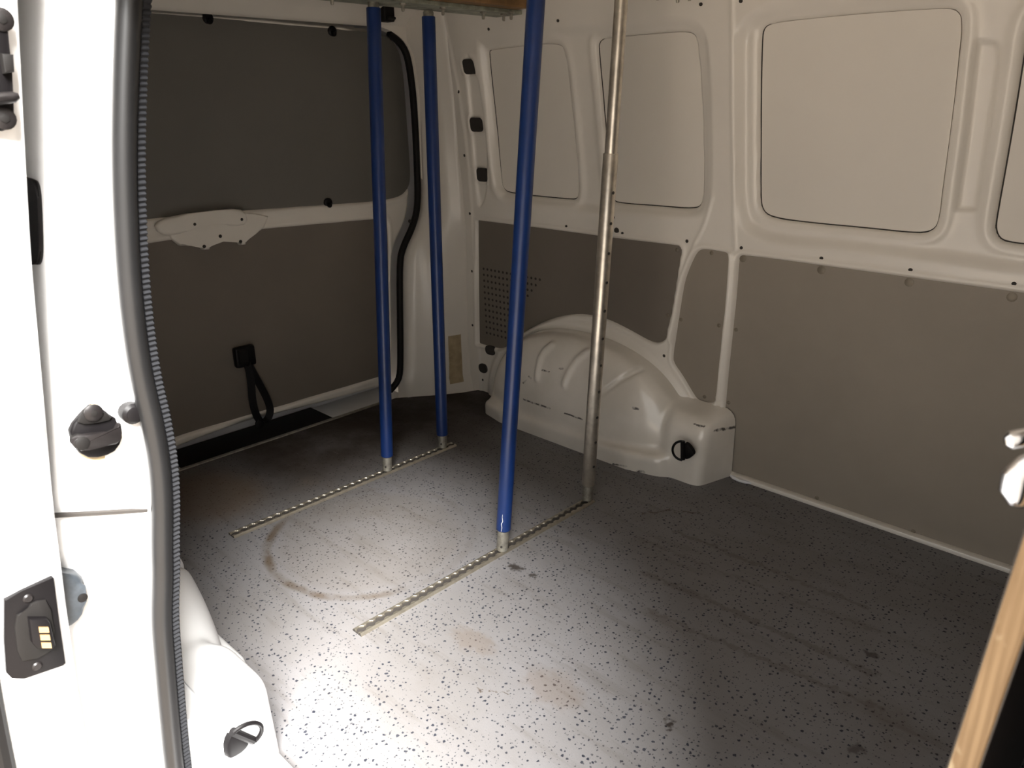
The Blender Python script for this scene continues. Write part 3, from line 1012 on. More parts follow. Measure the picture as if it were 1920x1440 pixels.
# ---------------------------------------------------------------- wall_right: rear quarter, jamb, header
wall_right = empty('wall_right', (-1.0, .30, 0), 'white door pillar and rear quarter on the open door side', 'wall', kind='structure')
build_wall('pressed_sheet', -2.16, -1.0, True, wall_right, h=.009)
mesh_obj('wheel_arch', np.stack([VL[:, 0], 2 * MID + .03 - VL[:, 1], VL[:, 2]], 1), Q, M['jamb'], wall_right)
for k in ('L1',):
    panel_from_poly('lining_board', POLY[k], .0065, .003, M['lining'], wall_right, -.0005, True)
for k in 'AB':
    panel_from_poly('outer_skin_panel', POLY[k], .034, .003, M['skin'], wall_right, -.004, True)

SEAL = np.array(S['seal'])
JO = np.array(S['jo'])
zz = np.linspace(-.45, 1.36, 120)


def along(P, z):
    o = np.argsort(P[:, 2])
    y = np.interp(z, P[o, 2], P[o, 1])
    lo, hi = P[o[0]], P[o[-1]]
    y = np.where(z < lo[2], lo[1] - .02 * (lo[2] - z), y)
    return np.where(z > hi[2], hi[1] + .25 * (z - hi[2]), y)


ysm = along(SEAL, zz)
yom = along(JO, zz)
ker = np.ones(5) / 5
ysm = np.convolve(np.pad(ysm, 2, mode='edge'), ker, 'valid')
yom = np.convolve(np.pad(yom, 2, mode='edge'), ker, 'valid')
cols = []
prof = [(-1.12, None, .040), (-1.00, None, .028), (-.945, None, .018), (-.934, None, .010)]
for xx, _, dy in prof:
    cols.append(np.stack([np.full(zz.shape, xx), ysm + dy, zz], 1))
for f, dx in ((.12, 0.0), (.30, -.004), (.34, -.009), (.62, -.011), (.82, -.011), (.86, -.015), (.96, -.017), (1.0, -.022)):
    cols.append(np.stack([np.full(zz.shape, -.936 + dx), ysm * (1 - f) + yom * f, zz], 1))
for xx, dy in ((-.962, -.001), (-.99, -.002), (-1.05, -.003), (-1.3, -.004), (-2.52, -.02)):
    cols.append(np.stack([np.full(zz.shape, xx), yom + dy, zz], 1))
Vj = np.stack(cols, 0)
# the panel joint: recessed groove just under the striker
jz = .625
Vj = Vj.reshape(-1, 3)
mesh_obj('door_pillar', Vj, grid_faces(len(cols), len(zz), flip=True), M['jamb'], wall_right)
# dark joint line and the step below it
bm = bmesh.new()
pj = [(-.9375 - .012 * i / 3, y, z) for i, (y, z) in zip((3, 2, 1, 0), S['joint'])]
add_tube(bm, pj, .0034, 6)
bm_obj('panel_joint', bm, M['sealant'], wall_right)
# header over the door opening, sill below, so that the roof and floor carry across
bm = bmesh.new()
add_box(bm, (-1.10, .30, 1.27), (.32, .43, 1.44), .012)
bm_obj('door_header', bm, M['jamb'], wall_right)
bm = bmesh.new()
add_box(bm, (-1.0, .22, -.09), (.32, .345, -.012), .008)
bm_obj('door_sill', bm, M['jamb'], wall_right)
# dark moulding visible between pillar and open sliding door
dk = S['dark']
bm = bmesh.new()
yy = lambda z: float(np.interp(z, zz, yom)) - .001
out = chaikin([(-1.16, 1.026), (-.990, 1.026), (-.974, 1.018), (-.970, .99), (-.968, .955), (-.971, .938), (-.985, .930), (-1.16, .930)], 2)
a = [bm.verts.new((x, yy(z) + .004, z)) for x, z in out]
b = [bm.verts.new((x, yy(z) - .005, z)) for x, z in out]
fb = bm.faces.new(b[::-1])
for i in range(len(out)):
    bm.faces.new((a[i], a[(i + 1) % len(out)], b[(i + 1) % len(out)], b[i]))
bmesh.ops.bevel(bm, geom=list(fb.edges), offset=.002, segments=2, affect='EDGES')
bm_obj('black_side_moulding', bm, M['black'], wall_right)

# door seal: bulb tube plus ribbed gripping strip
sp = np.array(chaikin([tuple(p) for p in S['seal']] + [(-.92, .262, .02), (-.92, .258, -.2)], 2, False))
sp = resample(sp, .012)
sp[:, 1] -= .011 * np.clip((.75 - sp[:, 2]) / .5, 0, 1)
bm = bmesh.new()
add_tube(bm, [(p[0], p[1] + .004, p[2]) for p in sp], .0132, 14)
seal = bm_obj('door_seal', bm, M['seal'], wall_right)
bm = bmesh.new()
fine = resample(sp, .0014)
prev = None
for i, p in enumerate(fine):
    w = .5 + .5 * math.cos(2 * math.pi * i * .0014 / .0062)
    amp = .0022 * w
    x0 = p[0]
    sec = [(x0 - .012, p[1] + .0155), (x0 + .004 + amp, p[1] + .0165), (x0 + .003 + amp, p[1] + .0250 + amp * .4), (x0 - .004, p[1] + .0280 + amp * .6), (x0 - .02, p[1] + .026)]
    cur = [bm.verts.new((a, b, p[2])) for a, b in sec]
    if prev:
        for k in range(4):
            bm.faces.new((prev[k], prev[k + 1], cur[k + 1], cur[k]))
    prev = cur
bm_obj('ribbed_lip', bm, M['ribbed'], seal)

# ---- striker, buffer, cap on the jamb; local frame x = towards cabin (world y), y = up, z = out (world +x)
def yzprism(name, P, x0, x1, m, parent, bev=0.0, smooth=0):
    bm = bmesh.new()
    P = [tuple(p) for p in P]
    if smooth:
        P = chaikin(P, smooth)
    add_prism(bm, P, x0, x1, 0, bev)
    return bm_obj(name, bm, m, parent)


def yzdisc(name, p, x, r, hh, m, parent, seg=16, dome=.3, socket=0.0):
    bm = bmesh.new()
    disc(bm, (x, p[0], p[1]), (1, 0, 0), r, hh, seg, dome)
    o = bm_obj(name, bm, m, parent)
    return o


XJ = -.9475
st = empty('door_striker', (XJ, S['stbolt'][0][0], S['sta'][0][1]), 'black riveted metal door striker with hooked arm on the white pillar', 'door striker')
yzprism('grease_ring', S['stg'], XJ - .004, XJ + .0015, M['tape'], st, smooth=1)
yzprism('back_plate', S['stp'], XJ - .004, XJ + .009, M['black'], st, .003)
yzprism('bolt_plate', S['stb'], XJ + .008, XJ + .0125, M['rubber'], st, .002)
yzdisc('bolt', S['stbolt'][0], XJ + .012, .0105, .004, M['darksteel'], st, 20, .5)
yzdisc('bolt_socket', S['stbolt'][0], XJ + .0155, .0042, .0012, M['rubber'], st, 6, .3)
yzprism('striker_arm', S['sta'], XJ + .016, XJ + .025, M['darksteel'], st, .003)
yzdisc('rivet', S['str'][0], XJ + .006, .0080, .021, M['rubber'], st, 18, .06)
yzdisc('rivet', S['str'][1], XJ + .004, .0050, .014, M['darksteel'], st, 12, .06)

cp = empty('screw_cap', (XJ, *S['plug'][0]), 'round grey plug beside the door seal above the striker', 'plug')
yzdisc('plug_body', S['plug'][0], XJ + .004, .0130, .022, M['black'], cp, 22, .15)
yzdisc('plug_face', S['plug'][0], XJ + .0255, .0088, .0025, M['black'], cp, 22, .3)

bf = empty('rubber_buffer', (-.955, *S['bfs'][0]), 'grey rubber door buffer on the pillar behind the sliding door edge', 'buffer')
yzprism('buffer_body', S['bfp'], -.958, -.934, M['clearbuf'], bf, .006, 1)
yzdisc('buffer_socket', S['bfs'][0], -.936, .0058, .0035, M['rubber'], bf, 14, .2)
for root in (st, cp, bf):
    for c in root.children:
        c.location = -root.location

bm = bmesh.new()
add_box(bm, (-1.12, .25, -.06), (-.925, .4635, .045), .018, 3)
add_box(bm, (-1.16, .24, -.06), (-1.008, .375, .215), .012, 2)
bm_obj('pillar_foot', bm, M['jamb'], wall_right)
n_ = Vector((.97, .26, 0)).normalized()
b_ = Vector((-.13, .58, -.80)).normalized()
r_ = n_.cross(b_)
lashing_eye((-1.0165, .389, .122), (tuple(-r_), tuple(b_), tuple(n_)), 'black lashing ring on the bright wheel arch beside the door seal')

# ---------------------------------------------------------------- open sliding door
door2 = empty('door_2', (-.905, .16, 0), 'white sliding door slid open along the outside of the van', 'sliding door', kind='structure')
DP = np.array(S['door'])
yd = along(DP, zz)
yd = np.convolve(np.pad(yd, 2, mode='edge'), ker, 'valid')
cols = []
for xx, dy in ((-2.0, .004), (-.945, .004), (-.913, .002), (-.906, -.003), (-.904, -.010), (-.904, -.055), (-.906, -.075), (-.913, -.082), (-.945, -.086), (-2.0, -.090)):
    cols.append(np.stack([np.full(zz.shape, xx), yd + dy, zz], 1))
Vd = np.stack(cols, 0).reshape(-1, 3)
mesh_obj('door_shell', Vd, grid_faces(len(cols), len(zz), flip=True), M['jamb'], door2)
bm = bmesh.new()
ep = [(-.907, float(np.interp(z, zz, yd)) - .088, z) for z in np.linspace(-.40, 1.30, 60)]
add_tube(bm, ep, .013, 10)
bm_obj('edge_seal', bm, M['rubber'], door2)

# contact block with three brass pads
XD = -.904
cb = yzprism('contact_block', S['cb'], XD - .003, XD + .005, M['black'], door2, .0012)
yzprism('socket_frame', S['cbf'], XD + .004, XD + .0078, M['rubber'], cb, .002, 1)
yzprism('plug_core', S['cbc'], XD + .007, XD + .0155, M['black'], cb, .002)
for p in S['cbg']:
    yzprism('brass_contact', p, XD + .0150, XD + .0172, M['gold'], cb)
for p in S['cbs']:
    yzdisc('block_screw', p, XD + .004, .0055, .003, M['darksteel'], cb, 14, .5)
# latch at the top of the door edge
la = yzprism('door_latch', S['la'], XD - .003, XD + .012, M['black'], door2, .003)
yzprism('latch_tab', S['lat'], XD + .010, XD + .021, M['rubber'], la, .002)
bm = bmesh.new()
add_tube(bm, [(XD + .018, *S['lap'][0]), (XD + .020, *S['lap'][1]), (XD + .020, *S['lap'][2])], [.0062, .0052, .0028], 10)
bm_obj('latch_pin', bm, M['darksteel'], la)
for p in S['las']:
    yzdisc('latch_bolt', p, XD + .011, .0105, .004, M['darksteel'], la, 18, .4)
    yzdisc('bolt_socket', p, XD + .0145, .0045, .0015, M['rubber'], la, 6, .3)

# ---------------------------------------------------------------- tailgate
door1 = empty('door_1', (-2.36, MID, 0), 'closed white tailgate with two dark grey lining boards', 'tailgate', kind='structure')
TS = S['Tseal']
mir = lambda P: [[2 * MID - a, b] for a, b in P]
bot = [[1.64, .045], [1.4, .052], [1.2, .066], [1.10, .070], [.9, .056], [.75, .046]]
outl = chaikin([[1.6, 1.352]] + [[a + .01, b] for a, b in TS[1:]] + bot + [[a - .01, b] for a, b in mir(TS[1:])[::-1]] + [[.74, 1.352]], 1)
TU = S['TU'][1:-1] + [[.62, .79], [.57, .82], [.55, 1.2], [.60, 1.34]]
TLp = S['TL'][1:-1] + [[.66, .07], [.62, .10], [.61, .6], [.62, .70]]
TU[0:0] = [[.66, 1.338]]
TP = dict(U=chaikin(TU, 2), L=chaikin(TLp, 2), B=chaikin(S['Tbr'], 1))
h = .0055
ys_ = np.arange(.44, 1.90, h)
zs_ = np.arange(.03, 1.36, h)
Yg, Zg = np.meshgrid(ys_, zs_, indexing='ij')
R = np.zeros(Yg.shape)
su, slw, sb, so = (sdpoly(p, Yg, Zg) for p in (TP['U'], TP['L'], TP['B'], outl))
R += .005 * np.exp(-((su - .012) / .008) ** 2) + .004 * np.exp(-((slw - .010) / .007) ** 2)
R -= .030 * (1 - lstep(-.009, .001, su))
R -= .030 * (1 - lstep(-.009, .001, slw))
br = 1 - sstep(-.018, .004, sb)
wave = .010 * sstep(-.01, .01, Zg - (.715 + .028 * np.exp(-((Yg - 1.075) / .05) ** 2)))
R -= .006 * np.exp(-((Zg - 1.352 + .0 * Yg) / .006) ** 2)
# pressed bead along the bottom of the tailgate
bl = chaikin([(.70, .075), (.86, .085), (.96, .103), (1.06, .082), (1.20, .075), (1.32, .10), (1.42, .122), (1.66, .126)], 2, False)
R -= .008 * np.exp(-(sdline(bl, Yg, Zg) / .008) ** 2)
R -= .03 * sstep(-.012, .006, so)
Vt = np.stack([-2.36 + R, Yg, Zg], -1).reshape(-1, 3)
keep = (so[:-1, :-1] < .006)
mesh_obj('tailgate_sheet', Vt, grid_faces(len(ys_), len(zs_), flip=False, keep=keep), M['paint'], door1)


def flat_board(name, poly, x, th, m, parent):
    bm = bmesh.new()
    add_prism(bm, poly, x - th, x, 0)
    return bm_obj(name, bm, m, parent, smooth=False)


# pressed handle bracket on the tailgate, with two tabs
bm = bmesh.new()
add_prism(bm, S['Tbr'], -2.372, -2.346, 0, .006)
bkt = bm_obj('handle_bracket', bm, M['paint'], door1, sharp=60)
bm = bmesh.new()
up = [[a, b] for a, b in S['Tbr'] if b > .735]
lowln = [[1.21, .742], [1.16, .738], [1.12, .752], [1.075, .762], [1.03, .748], [.97, .733], [.925, .742]]
add_prism(bm, chaikin([[.915, .775], [.97, .792], [1.15, .795], [1.205, .785]] + lowln, 1), -2.350, -2.334, 0, .008)
bm_obj('bracket_rib', bm, M['paint'], bkt, sharp=60)
lu = flat_board('lining_board', TP['U'], -2.3665, .003, M['lining_dark'], door1)
ll = flat_board('lining_board', TP['L'], -2.3665, .003, M['lining_mid'], door1)
lu['label'] = 'dark upper lining board'
for i, (y, z) in enumerate(S['Tclip']):
    bm = bmesh.new()
    disc(bm, (-2.3665, y, z), (1, 0, 0), .016, .010, 12, .4)
    disc(bm, (-2.358, y, z - .008), (1, 0, 0), .009, .010, 10, .4)
    bm_obj('lining_clip', bm, M['black'], lu)
for y, z in S['Tbrh']:
    bm = bmesh.new()
    disc(bm, (-2.336 if z > .752 else -2.346, y, z), (1, 0, 0), .0055, .003, 10, .6)
    bm_obj('fixing_hole', bm, M['sealant'], door1)
# dark rubber tailgate seal
bm = bmesh.new()
bm.free()
for sgn in (0, 1):
    bm = bmesh.new()
    loop = chaikin(TS[1:], 2, False)
    full = [(-2.303, 2 * MID - a if sgn else a, b) for a, b in loop]
    add_tube(bm, [tuple(p) for p in resample(full, .02)], .0125, 10)
    bm_obj('tailgate_seal', bm, M['rubber'], door1)

# pull strap
(y0, z0), (y1, z1), (y2, z2) = S['Tstrap']
ps = empty('pull_strap', (-2.3665, y0, z2), 'black looped pull strap hanging on the tailgate lining', 'strap')
def loc(o, parent):
    """keep world placement while parenting to an empty that sits elsewhere"""
    o.location = (-parent.location.x, -parent.location.y, -parent.location.z)
bm = bmesh.new()
add_box(bm, (-2.3665, y0 - .038, z0 - .034), (-2.338, y0 + .034, z0 + .036), .008, 2)
o = bm_obj('strap_mount', bm, M['black'], ps); loc(o, ps)
bm = bmesh.new()
add_box(bm, (-2.341, y0 - .030, z0 - .020), (-2.333, y0 + .004, z0 + .030), .003, 1)
o = bm_obj('mount_cap', bm, M['rubber'], ps); loc(o, ps)


def strap_band(path, w, th):
    bm = bmesh.new()
    prev = None
    for i, p in enumerate(path):
        p = Vector(p)
        q = Vector(path[min(i + 1, len(path) - 1)])
        r = Vector(path[max(i - 1, 0)])
        t = (q - r).normalized()
        sx = Vector((1, 0, 0)) * .6 + Vector((0, .8, 0))
        sx = (sx - t * sx.dot(t)).normalized()
        n = t.cross(sx)
        cur = [bm.verts.new(p + sx * a + n * b) for a, b in ((-w, -th), (w, -th), (w, th), (-w, th))]
        if prev:
            for k in range(4):
                bm.faces.new((prev[k], prev[(k + 1) % 4], cur[(k + 1) % 4], cur[k]))
        else:
            bm.faces.new(cur)
        prev = cur
    bm.faces.new(prev[::-1])
    return bm


ctl = [(-2.345, y0 + .002, z0 - .02), (-2.338, y0 + .004, z0 - .08), (-2.33, y0 - .006, z0 - .16), (-2.326, y0 + .002, z2 + .03),
       (-2.325, y0 + .018, z2 + .012), (-2.325, y0 + .042, z2 + .018), (-2.326, y0 + .056, z2 + .05), (-2.33, y0 + .046, z0 - .15),
       (-2.336, y0 + .022, z0 - .08), (-2.342, y0 + .006, z0 - .03)]
o = bm_obj('strap_loop', strap_band(chaikin(ctl, 2, False), .0125, .002), M['black'], ps, sharp=50); loc(o, ps)
bm = bmesh.new()
disc(bm, (-2.330, y0 + .010, z2 + .010), (1, 0, 0), .017, .010, 16, .3)
o = bm_obj('strap_end', bm, M['black'], ps); loc(o, ps)

# ---------------------------------------------------------------- wall_rear: frame around the tailgate
wall_rear = empty('wall_rear', (-2.25, MID, 0), 'white rear corner pillars and header around the tailgate', 'wall', kind='structure')
cz = np.array([c[1] for c in S['crease']][::-1])
cx = np.array([c[0] for c in S['crease']][::-1])
tz = np.array([b for a, b in TS][::-1])
ty = np.array([a for a, b in TS][::-1])
for right in (False, True):
    zc_ = np.linspace(-.03, 1.42, 90)
    xa = np.interp(zc_, cz, cx)
    ya = Wn(zc_) - .004
    yb = np.interp(np.clip(zc_, .07, 1.30), tz, ty) + .012
    cols = []
    for t, bulge in ((-.0, 0), (.04, .004), (.12, .004), (.3, .010), (.5, .012), (.62, .004), (.8, 0), (.93, 0), (1.0, -.012), (1.08, -.03)):
        x = xa * (1 - t) + (-2.292) * t + bulge
        y = ya * (1 - t) + yb * t - bulge
        cols.append(np.stack([x, 2 * MID - y if right else y, zc_], 1))
    Vr = np.stack(cols, 0).reshape(-1, 3)
    mesh_obj('rear_pillar', Vr, grid_faces(len(cols), len(zc_), flip=not right), M['paint'], wall_rear)
bm = bmesh.new()
prof = [(-2.31, 1.345), (-2.285, 1.352), (-2.27, 1.372), (-2.20, 1.40), (-2.10, 1.425), (-2.10, 1.45), (-2.33, 1.45)]
add_prism(bm, prof, .42, 1.925, 1)
bm_obj('rear_header', bm, M['paint'], wall_rear, sharp=40)
for sgn in (0, 1):
    bm = bmesh.new()
    cur = chaikin([[1.60, 1.352]] + TS[:7], 2, False)
    P = [(a + .008, b + .006) for a, b in cur] + [(1.90, TS[6][1]), (1.91, 1.39), (1.60, 1.39)]
    P = [(2 * MID - a if sgn else a, b) for a, b in P]
    add_prism(bm, P, -2.33, -2.291, 0)
    bm_obj('corner_gusset', bm, M['paint'], wall_rear, smooth=False)
for y, z in S['Thole']:
    bm = bmesh.new()
    disc(bm, (-2.286, y + .02, z), (1, -.4, 0), .0065, .004, 10, .5)
    bm_obj('fixing_hole', bm, M['sealant'], wall_rear)
# strip of aged tape low on the pillar
bm = bmesh.new()
tp = []
for z in np.linspace(.035, .235, 8):
    xa = float(np.interp(z, cz, cx)); ya = float(Wn(z)) - .004
    yb = float(np.interp(max(z, .07), tz, ty)) + .012
    row = []
    for t in (.12, .32):
        bu = np.interp(t, [.12, .3, .5], [.004, .010, .012])
        row.append((xa * (1 - t) - 2.292 * t + bu + .0015, ya * (1 - t) + yb * t - bu - .0015, z))
    tp.append(row)
vs = [[bm.verts.new(p) for p in r] + [bm.verts.new((p[0] - .003, p[1] + .003, p[2])) for p in r[::-1]] for r in tp]
for A, B in zip(vs, vs[1:]):
    for k in range(4):
        bm.faces.new((A[k], A[(k + 1) % 4], B[(k + 1) % 4], B[k]))
bm.faces.new(vs[0][::-1]); bm.faces.new(vs[-1])
bm_obj('aged_tape_strip', bm, M['tape'], wall_rear, smooth=False)
# small black bracket under the header
bx, by, bz = S['brk'][0]
bm = bmesh.new()
add_box(bm, (-2.24, by - .012, 1.352), (-2.20, by + .03, 1.40), .004, 1)
add_box(bm, (-2.20, by - .006, 1.358), (-2.188, by + .024, 1.366), .002, 1)
bm_obj('black_bracket', bm, M['black'], wall_rear)

# ---------------------------------------------------------------- ceiling with cross tracks
ceiling = empty('ceiling', (-1.0, MID, 1.42), 'bare white metal van roof above the cargo space', 'ceiling', kind='structure')
xs_ = np.linspace(-2.32, .32, 160)
yc_ = np.concatenate([np.linspace(.36, .50, 12), np.linspace(.52, 1.82, 12), np.linspace(1.84, 1.93, 10)])
Xc, Yc = np.meshgrid(xs_, yc_, indexing='ij')
e = np.abs(Yc - MID) / .765
Zc = 1.435 - .10 * np.clip(e - .82, 0, 1) ** 1.5 * 6
Zc = np.maximum(Zc, 1.33)
for rx_ in (-.45, -1.05, -1.60):
    Zc = Zc - .022 * np.exp(-((Xc - rx_) / .035) ** 4) * (e < .98)
mesh_obj('roof_skin', np.stack([Xc, Yc, Zc], -1).reshape(-1, 3), grid_faces(len(xs_), len(yc_), flip=True), M['paint'], ceiling)


def roof_track(x, label):
    t = empty('roof_track', (x, MID, 1.36), label, 'roof rail', 'load bars across the roof')
    y0, y1 = .46, 1.86
    bm = bmesh.new()
    add_box(bm, (-.035, y0 - MID, -.012), (.075, y1 - MID, .0), .002, 1)
    bm_obj('steel_plate', bm, M['galv'], t)
    bm = bmesh.new()
    add_box(bm, (.080, y0 - MID, -.002), (.135, y1 - MID - .03, .030), .004, 1)
    bm_obj('wooden_batten', bm, M['wood'], t)
    bm = bmesh.new()
    add_box(bm, (-.060, y0 - MID, .002), (.078, y1 - MID, .026), .003, 1)
    bm_obj('steel_channel', bm, M['galv'], t)
    for i, (bx_, by_) in enumerate(((.055, 1.42), (.055, 1.56), (.050, 1.72), (.055, 1.80), (.095, 1.79), (.055, 1.20), (.055, .95), (.055, .70))):
        bm = bmesh.new()
        disc(bm, (bx_, by_ - MID, -.011), (0, 0, -1), .010, .006, 6, .2)
        disc(bm, (bx_, by_ - MID, -.016), (0, 0, -1), .0045, .016, 8, .2)
        bm_obj('bolt', bm, M['worn'], t)
    return t


roof_track(-1.815, 'weathered steel roof rail with wooden batten above the two rear blue poles')
roof_track(-1.215, 'weathered steel roof rail above the front blue pole and the bare steel pole')


# ---------------------------------------------------------------- floor tracks (slotted, 25.4 mm pitch)
def floor_track(x, y0, y1, label):
    t = empty('floor_track', (x, (y0 + y1) / 2, 0), label, 'floor rail', 'slotted anchor rails in the floor')
    L = (y1 - y0) / 2
    pitch, step = .0254, .0254 / 14
    yy_ = np.arange(-L, L + 1e-6, step)
    ph = ((yy_ + L) / pitch) % 1.0
    dy_ = np.abs(ph - .5) * pitch
    w = np.maximum(.0050, np.sqrt(np.maximum(.0098 ** 2 - dy_ ** 2, 0)))
    bm = bmesh.new()
    add_box(bm, (-.0155, -L, .0), (.0155, L, .0022), 0)
    bm_obj('channel_bed', bm, M['sealant'], t, smooth=False)
    for s in (-1, 1):
        bm = bmesh.new()
        prev = None
        for yv, wv in zip(yy_, w):
            sec = [(.0165, .0), (.0160, .003), (.0130, .0065), (wv + .0010, .0065), (wv, .0055), (wv, .0024)]
            cur = [bm.verts.new((s * a_, yv, b_)) for a_, b_ in sec]
            if prev:
                for k in range(5):
                    bm.faces.new((prev[k], prev[k + 1], cur[k + 1], cur[k]))
            prev = cur
        bm_obj('scalloped_lip', bm, M['alu'], t, sharp=40)
    return t


floor_track(-1.814, .776, 1.587, 'slotted aluminium floor rail nearer the tailgate')
floor_track(-1.227, .770, 1.600, 'slotted aluminium floor rail under the bare steel pole')


# ---------------------------------------------------------------- poles
def pole_frame(base, top):
    b, t = Vector(base), Vector(top)
    z = (t - b).normalized()
    x = Vector((1, 0, 0))
    x = (x - z * x.dot(z)).normalized()
    y = z.cross(x)
    return (tuple(x), tuple(y), tuple(z)), (t - b).length


def lathe(bm, prof, seg=24):
    rings = [[bm.verts.new((r * math.cos(a_), r * math.sin(a_), z)) for a_ in [2 * math.pi * k / seg for k in range(seg)]] for r, z in prof]
    for A, B in zip(rings, rings[1:]):
        for k in range(seg):
            bm.faces.new((A[k], A[(k + 1) % seg], B[(k + 1) % seg], B[k]))
    bm.faces.new(rings[0][::-1])
    bm.faces.new(rings[-1])


def blue_pole(base, top, label, stub=.056, scratch=False):
    bs, L = pole_frame(base, top)
    t = empty('load_pole', base, label, 'pole', 'blue load poles', basis=bs)
    bm = bmesh.new()
    lathe(bm, [(.0175, stub), (.0190, stub + .002), (.0190, L - .014), (.0178, L - .012)])
    tube = bm_obj('blue_tube', bm, M['blue'], t)
    bm = bmesh.new()
    lathe(bm, [(.0125, .0), (.0148, .003), (.0148, stub + .004)])
    bm_obj('foot_spigot', bm, M['worn'], t)
    bm = bmesh.new()
    lathe(bm, [(.0148, L - .016), (.0148, L - .002), (.012, L + .003)])
    bm_obj('head_spigot', bm, M['worn'], t)
    bm = bmesh.new()
    disc(bm, (.008, -.0122, .018), (.5, -.86, 0), .003, .0022, 8)
    bm_obj('pin_hole', bm, M['sealant'], t)
    if scratch:
        bm = bmesh.new()
        prev = None
        for i, (aa, zz_) in enumerate(((-.02, .0), (.02, .012), (-.05, .022), (.06, .03), (.0, .042), (.02, .05))):
            ang = math.radians(-62) + aa * 1.6
            wv = .05 * (1 - abs(i - 2.2) / 4)
            cur = []
            for s in (-wv, wv):
                for r in (.0188, .0193):
                    cur.append(bm.verts.new((r * math.cos(ang + s), r * math.sin(ang + s), stub + .003 + zz_)))
            cur = [cur[0], cur[1], cur[3], cur[2]]
            if prev:
                for k in range(4):
                    bm.faces.new((prev[k], prev[(k + 1) % 4], cur[(k + 1) % 4], cur[k]))
            prev = cur
        bm_obj('paint_scratch', bm, M['whitepaint'], t, smooth=False)
    return t


TP_ = S['tops']
blue_pole((-1.814, 1.305, .0065), TP_[0], 'blue pole farthest left, standing on the rear floor rail', .050)
blue_pole((-1.817, 1.540, .0065), TP_[1], 'blue pole nearest the rear corner pillar', .046)
t3 = Vector((-1.223, 1.224, .0065)) + (Vector(TP_[2]) - Vector((-1.223, 1.224, .0065))) * 1.045
blue_pole((-1.223, 1.224, .0065), tuple(t3), 'blue pole in front with a white scratch near its foot', .062, True)

b4 = (-1.230, 1.586, .0065)
t4 = Vector(b4) + (Vector(TP_[3]) - Vector(b4)) * 1.02
bs, L = pole_frame(b4, tuple(t4))
tp = empty('telescopic_pole', b4, 'bare steel telescopic pole with a row of adjustment holes', 'pole', basis=bs)
bm = bmesh.new()
lathe(bm, [(.0165, .048), (.0192, .052), (.0192, .972), (.0182, .974)])
lower = bm_obj('lower_tube', bm, M['steel'], tp)
bm = bmesh.new()
lathe(bm, [(.0158, .95), (.0158, L - .012), (.0150, L)])
bm_obj('upper_tube', bm, M['steel'], tp)
bm = bmesh.new()
lathe(bm, [(.0125, .0), (.0152, .003), (.0152, .053)])
bm_obj('foot_spigot', bm, M['worn'], tp)
for i in range(11):
    zc_ = .115 + .0765 * i
    if zc_ > .90:
        break
    bm = bmesh.new()
    a_ = math.radians(-12)
    disc(bm, (.0185 * math.cos(a_), .0185 * math.sin(a_), zc_), (math.cos(a_), math.sin(a_), 0), .0042, .0014, 10, .4)
    bm_obj('adjustment_hole', bm, M['sealant'], lower)

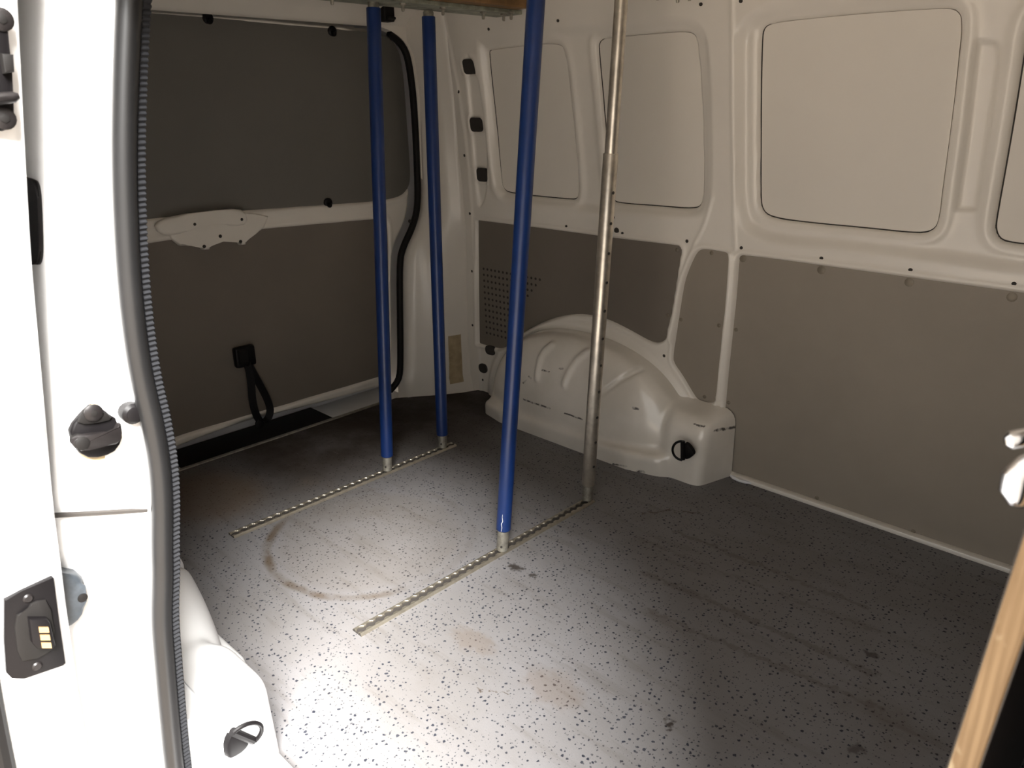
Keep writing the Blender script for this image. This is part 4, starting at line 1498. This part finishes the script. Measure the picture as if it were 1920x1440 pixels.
# ---------------------------------------------------------------- front bulkhead board
wall_front = empty('wall_front', (-.05, MID, 0), 'plywood bulkhead board with pale raw edge and dark coated faces', 'wall', kind='structure')
bm = bmesh.new()
mt = Matrix.Translation((0, 0, 0))
add_box(bm, (-.0565, .435, .0), (-.0425, 1.99, 1.40), .0008, 1)
bm_obj('plywood_core', bm, M['ply'], wall_front, smooth=False)
for x0_, x1_ in ((-.0575, -.0560), (-.0430, -.0415)):
    bm = bmesh.new()
    add_box(bm, (x0_, .4362, .0), (x1_, 1.99, 1.40), 0)
    bm_obj('coated_face', bm, M['film'], wall_front, smooth=False)
cy_ = .428
bm = bmesh.new()
add_box(bm, (-.0545, cy_ + .012, .905), (-.0475, cy_ + .040, .950), .003, 2)
lp = bm_obj('latch_plate', bm, M['chrome'], wall_front)
bm = bmesh.new()
add_tube(bm, [(-.053, cy_ + .016, .942), (-.059, cy_ + .010, .940), (-.0625, cy_ + .005, .938), (-.0655, cy_ + .003, .937), (-.0672, cy_ + .002, .9365)], [.0034, .0034, .0048, .0046, .0022], 14)
bm_obj('latch_knob', bm, M['chrome'], lp)
bm = bmesh.new()
add_tube(bm, [(-.053, cy_ + .014, .930), (-.0570, cy_ + .008, .925), (-.0595, cy_ + .005, .918), (-.0590, cy_ + .005, .911), (-.0565, cy_ + .006, .905), (-.0545, cy_ + .008, .902)], [.0030, .0050, .0068, .0068, .0048, .0020], 14)
bm_obj('latch_lever', bm, M['chrome'], lp)

for o in [c for c in wall_front.children if c != lp]:
    for v in o.data.vertices:
        v.co.x += (v.co.z - .76) * .05

# outer body skin and an added dark panel shutting off the unseen cab, so that daylight only enters through the open side door
def skin(name, lo, hi, m, parent):
    bm = bmesh.new()
    add_box(bm, lo, hi, 0)
    return bm_obj(name, bm, m, parent, smooth=False)


skin('outer_body_side', (-2.52, 2.075, -.35), (.34, 2.085, 1.50), M['jamb'], wall_left)
skin('outer_roof', (-2.52, .17, 1.485), (.34, 2.085, 1.50), M['jamb'], ceiling)
skin('outer_tailgate_skin', (-2.52, .14, -.35), (-2.50, 2.085, 1.50), M['jamb'], door1)
skin('front_door_pillar', (.10, .20, -.30), (.20, .37, 1.48), M['jamb'], wall_right)
skin('cab_light_blocker', (.30, .20, -.30), (.34, 2.085, 1.50), M['rubber'], wall_front)  # added out of view to keep light off the bulkhead's front face

# ---------------------------------------------------------------- outside
ground = empty('ground', (0, 0, -.58), 'pale concrete paving outside the van', 'ground', kind='structure')
bm = bmesh.new()
add_box(bm, (-45, -45, -.70), (45, 45, -.58), 0)
bm_obj('paving', bm, M['asphalt'], ground, smooth=False)

# parts were modelled in world space: cancel the offset of the structure empties
bpy.context.view_layer.update()
for root in (sill, t2, wall_left, wall_right, door2, door1, wall_rear, ceiling, wall_front, ground):
    for c in root.children:
        c.matrix_parent_inverse = root.matrix_world.inverted()
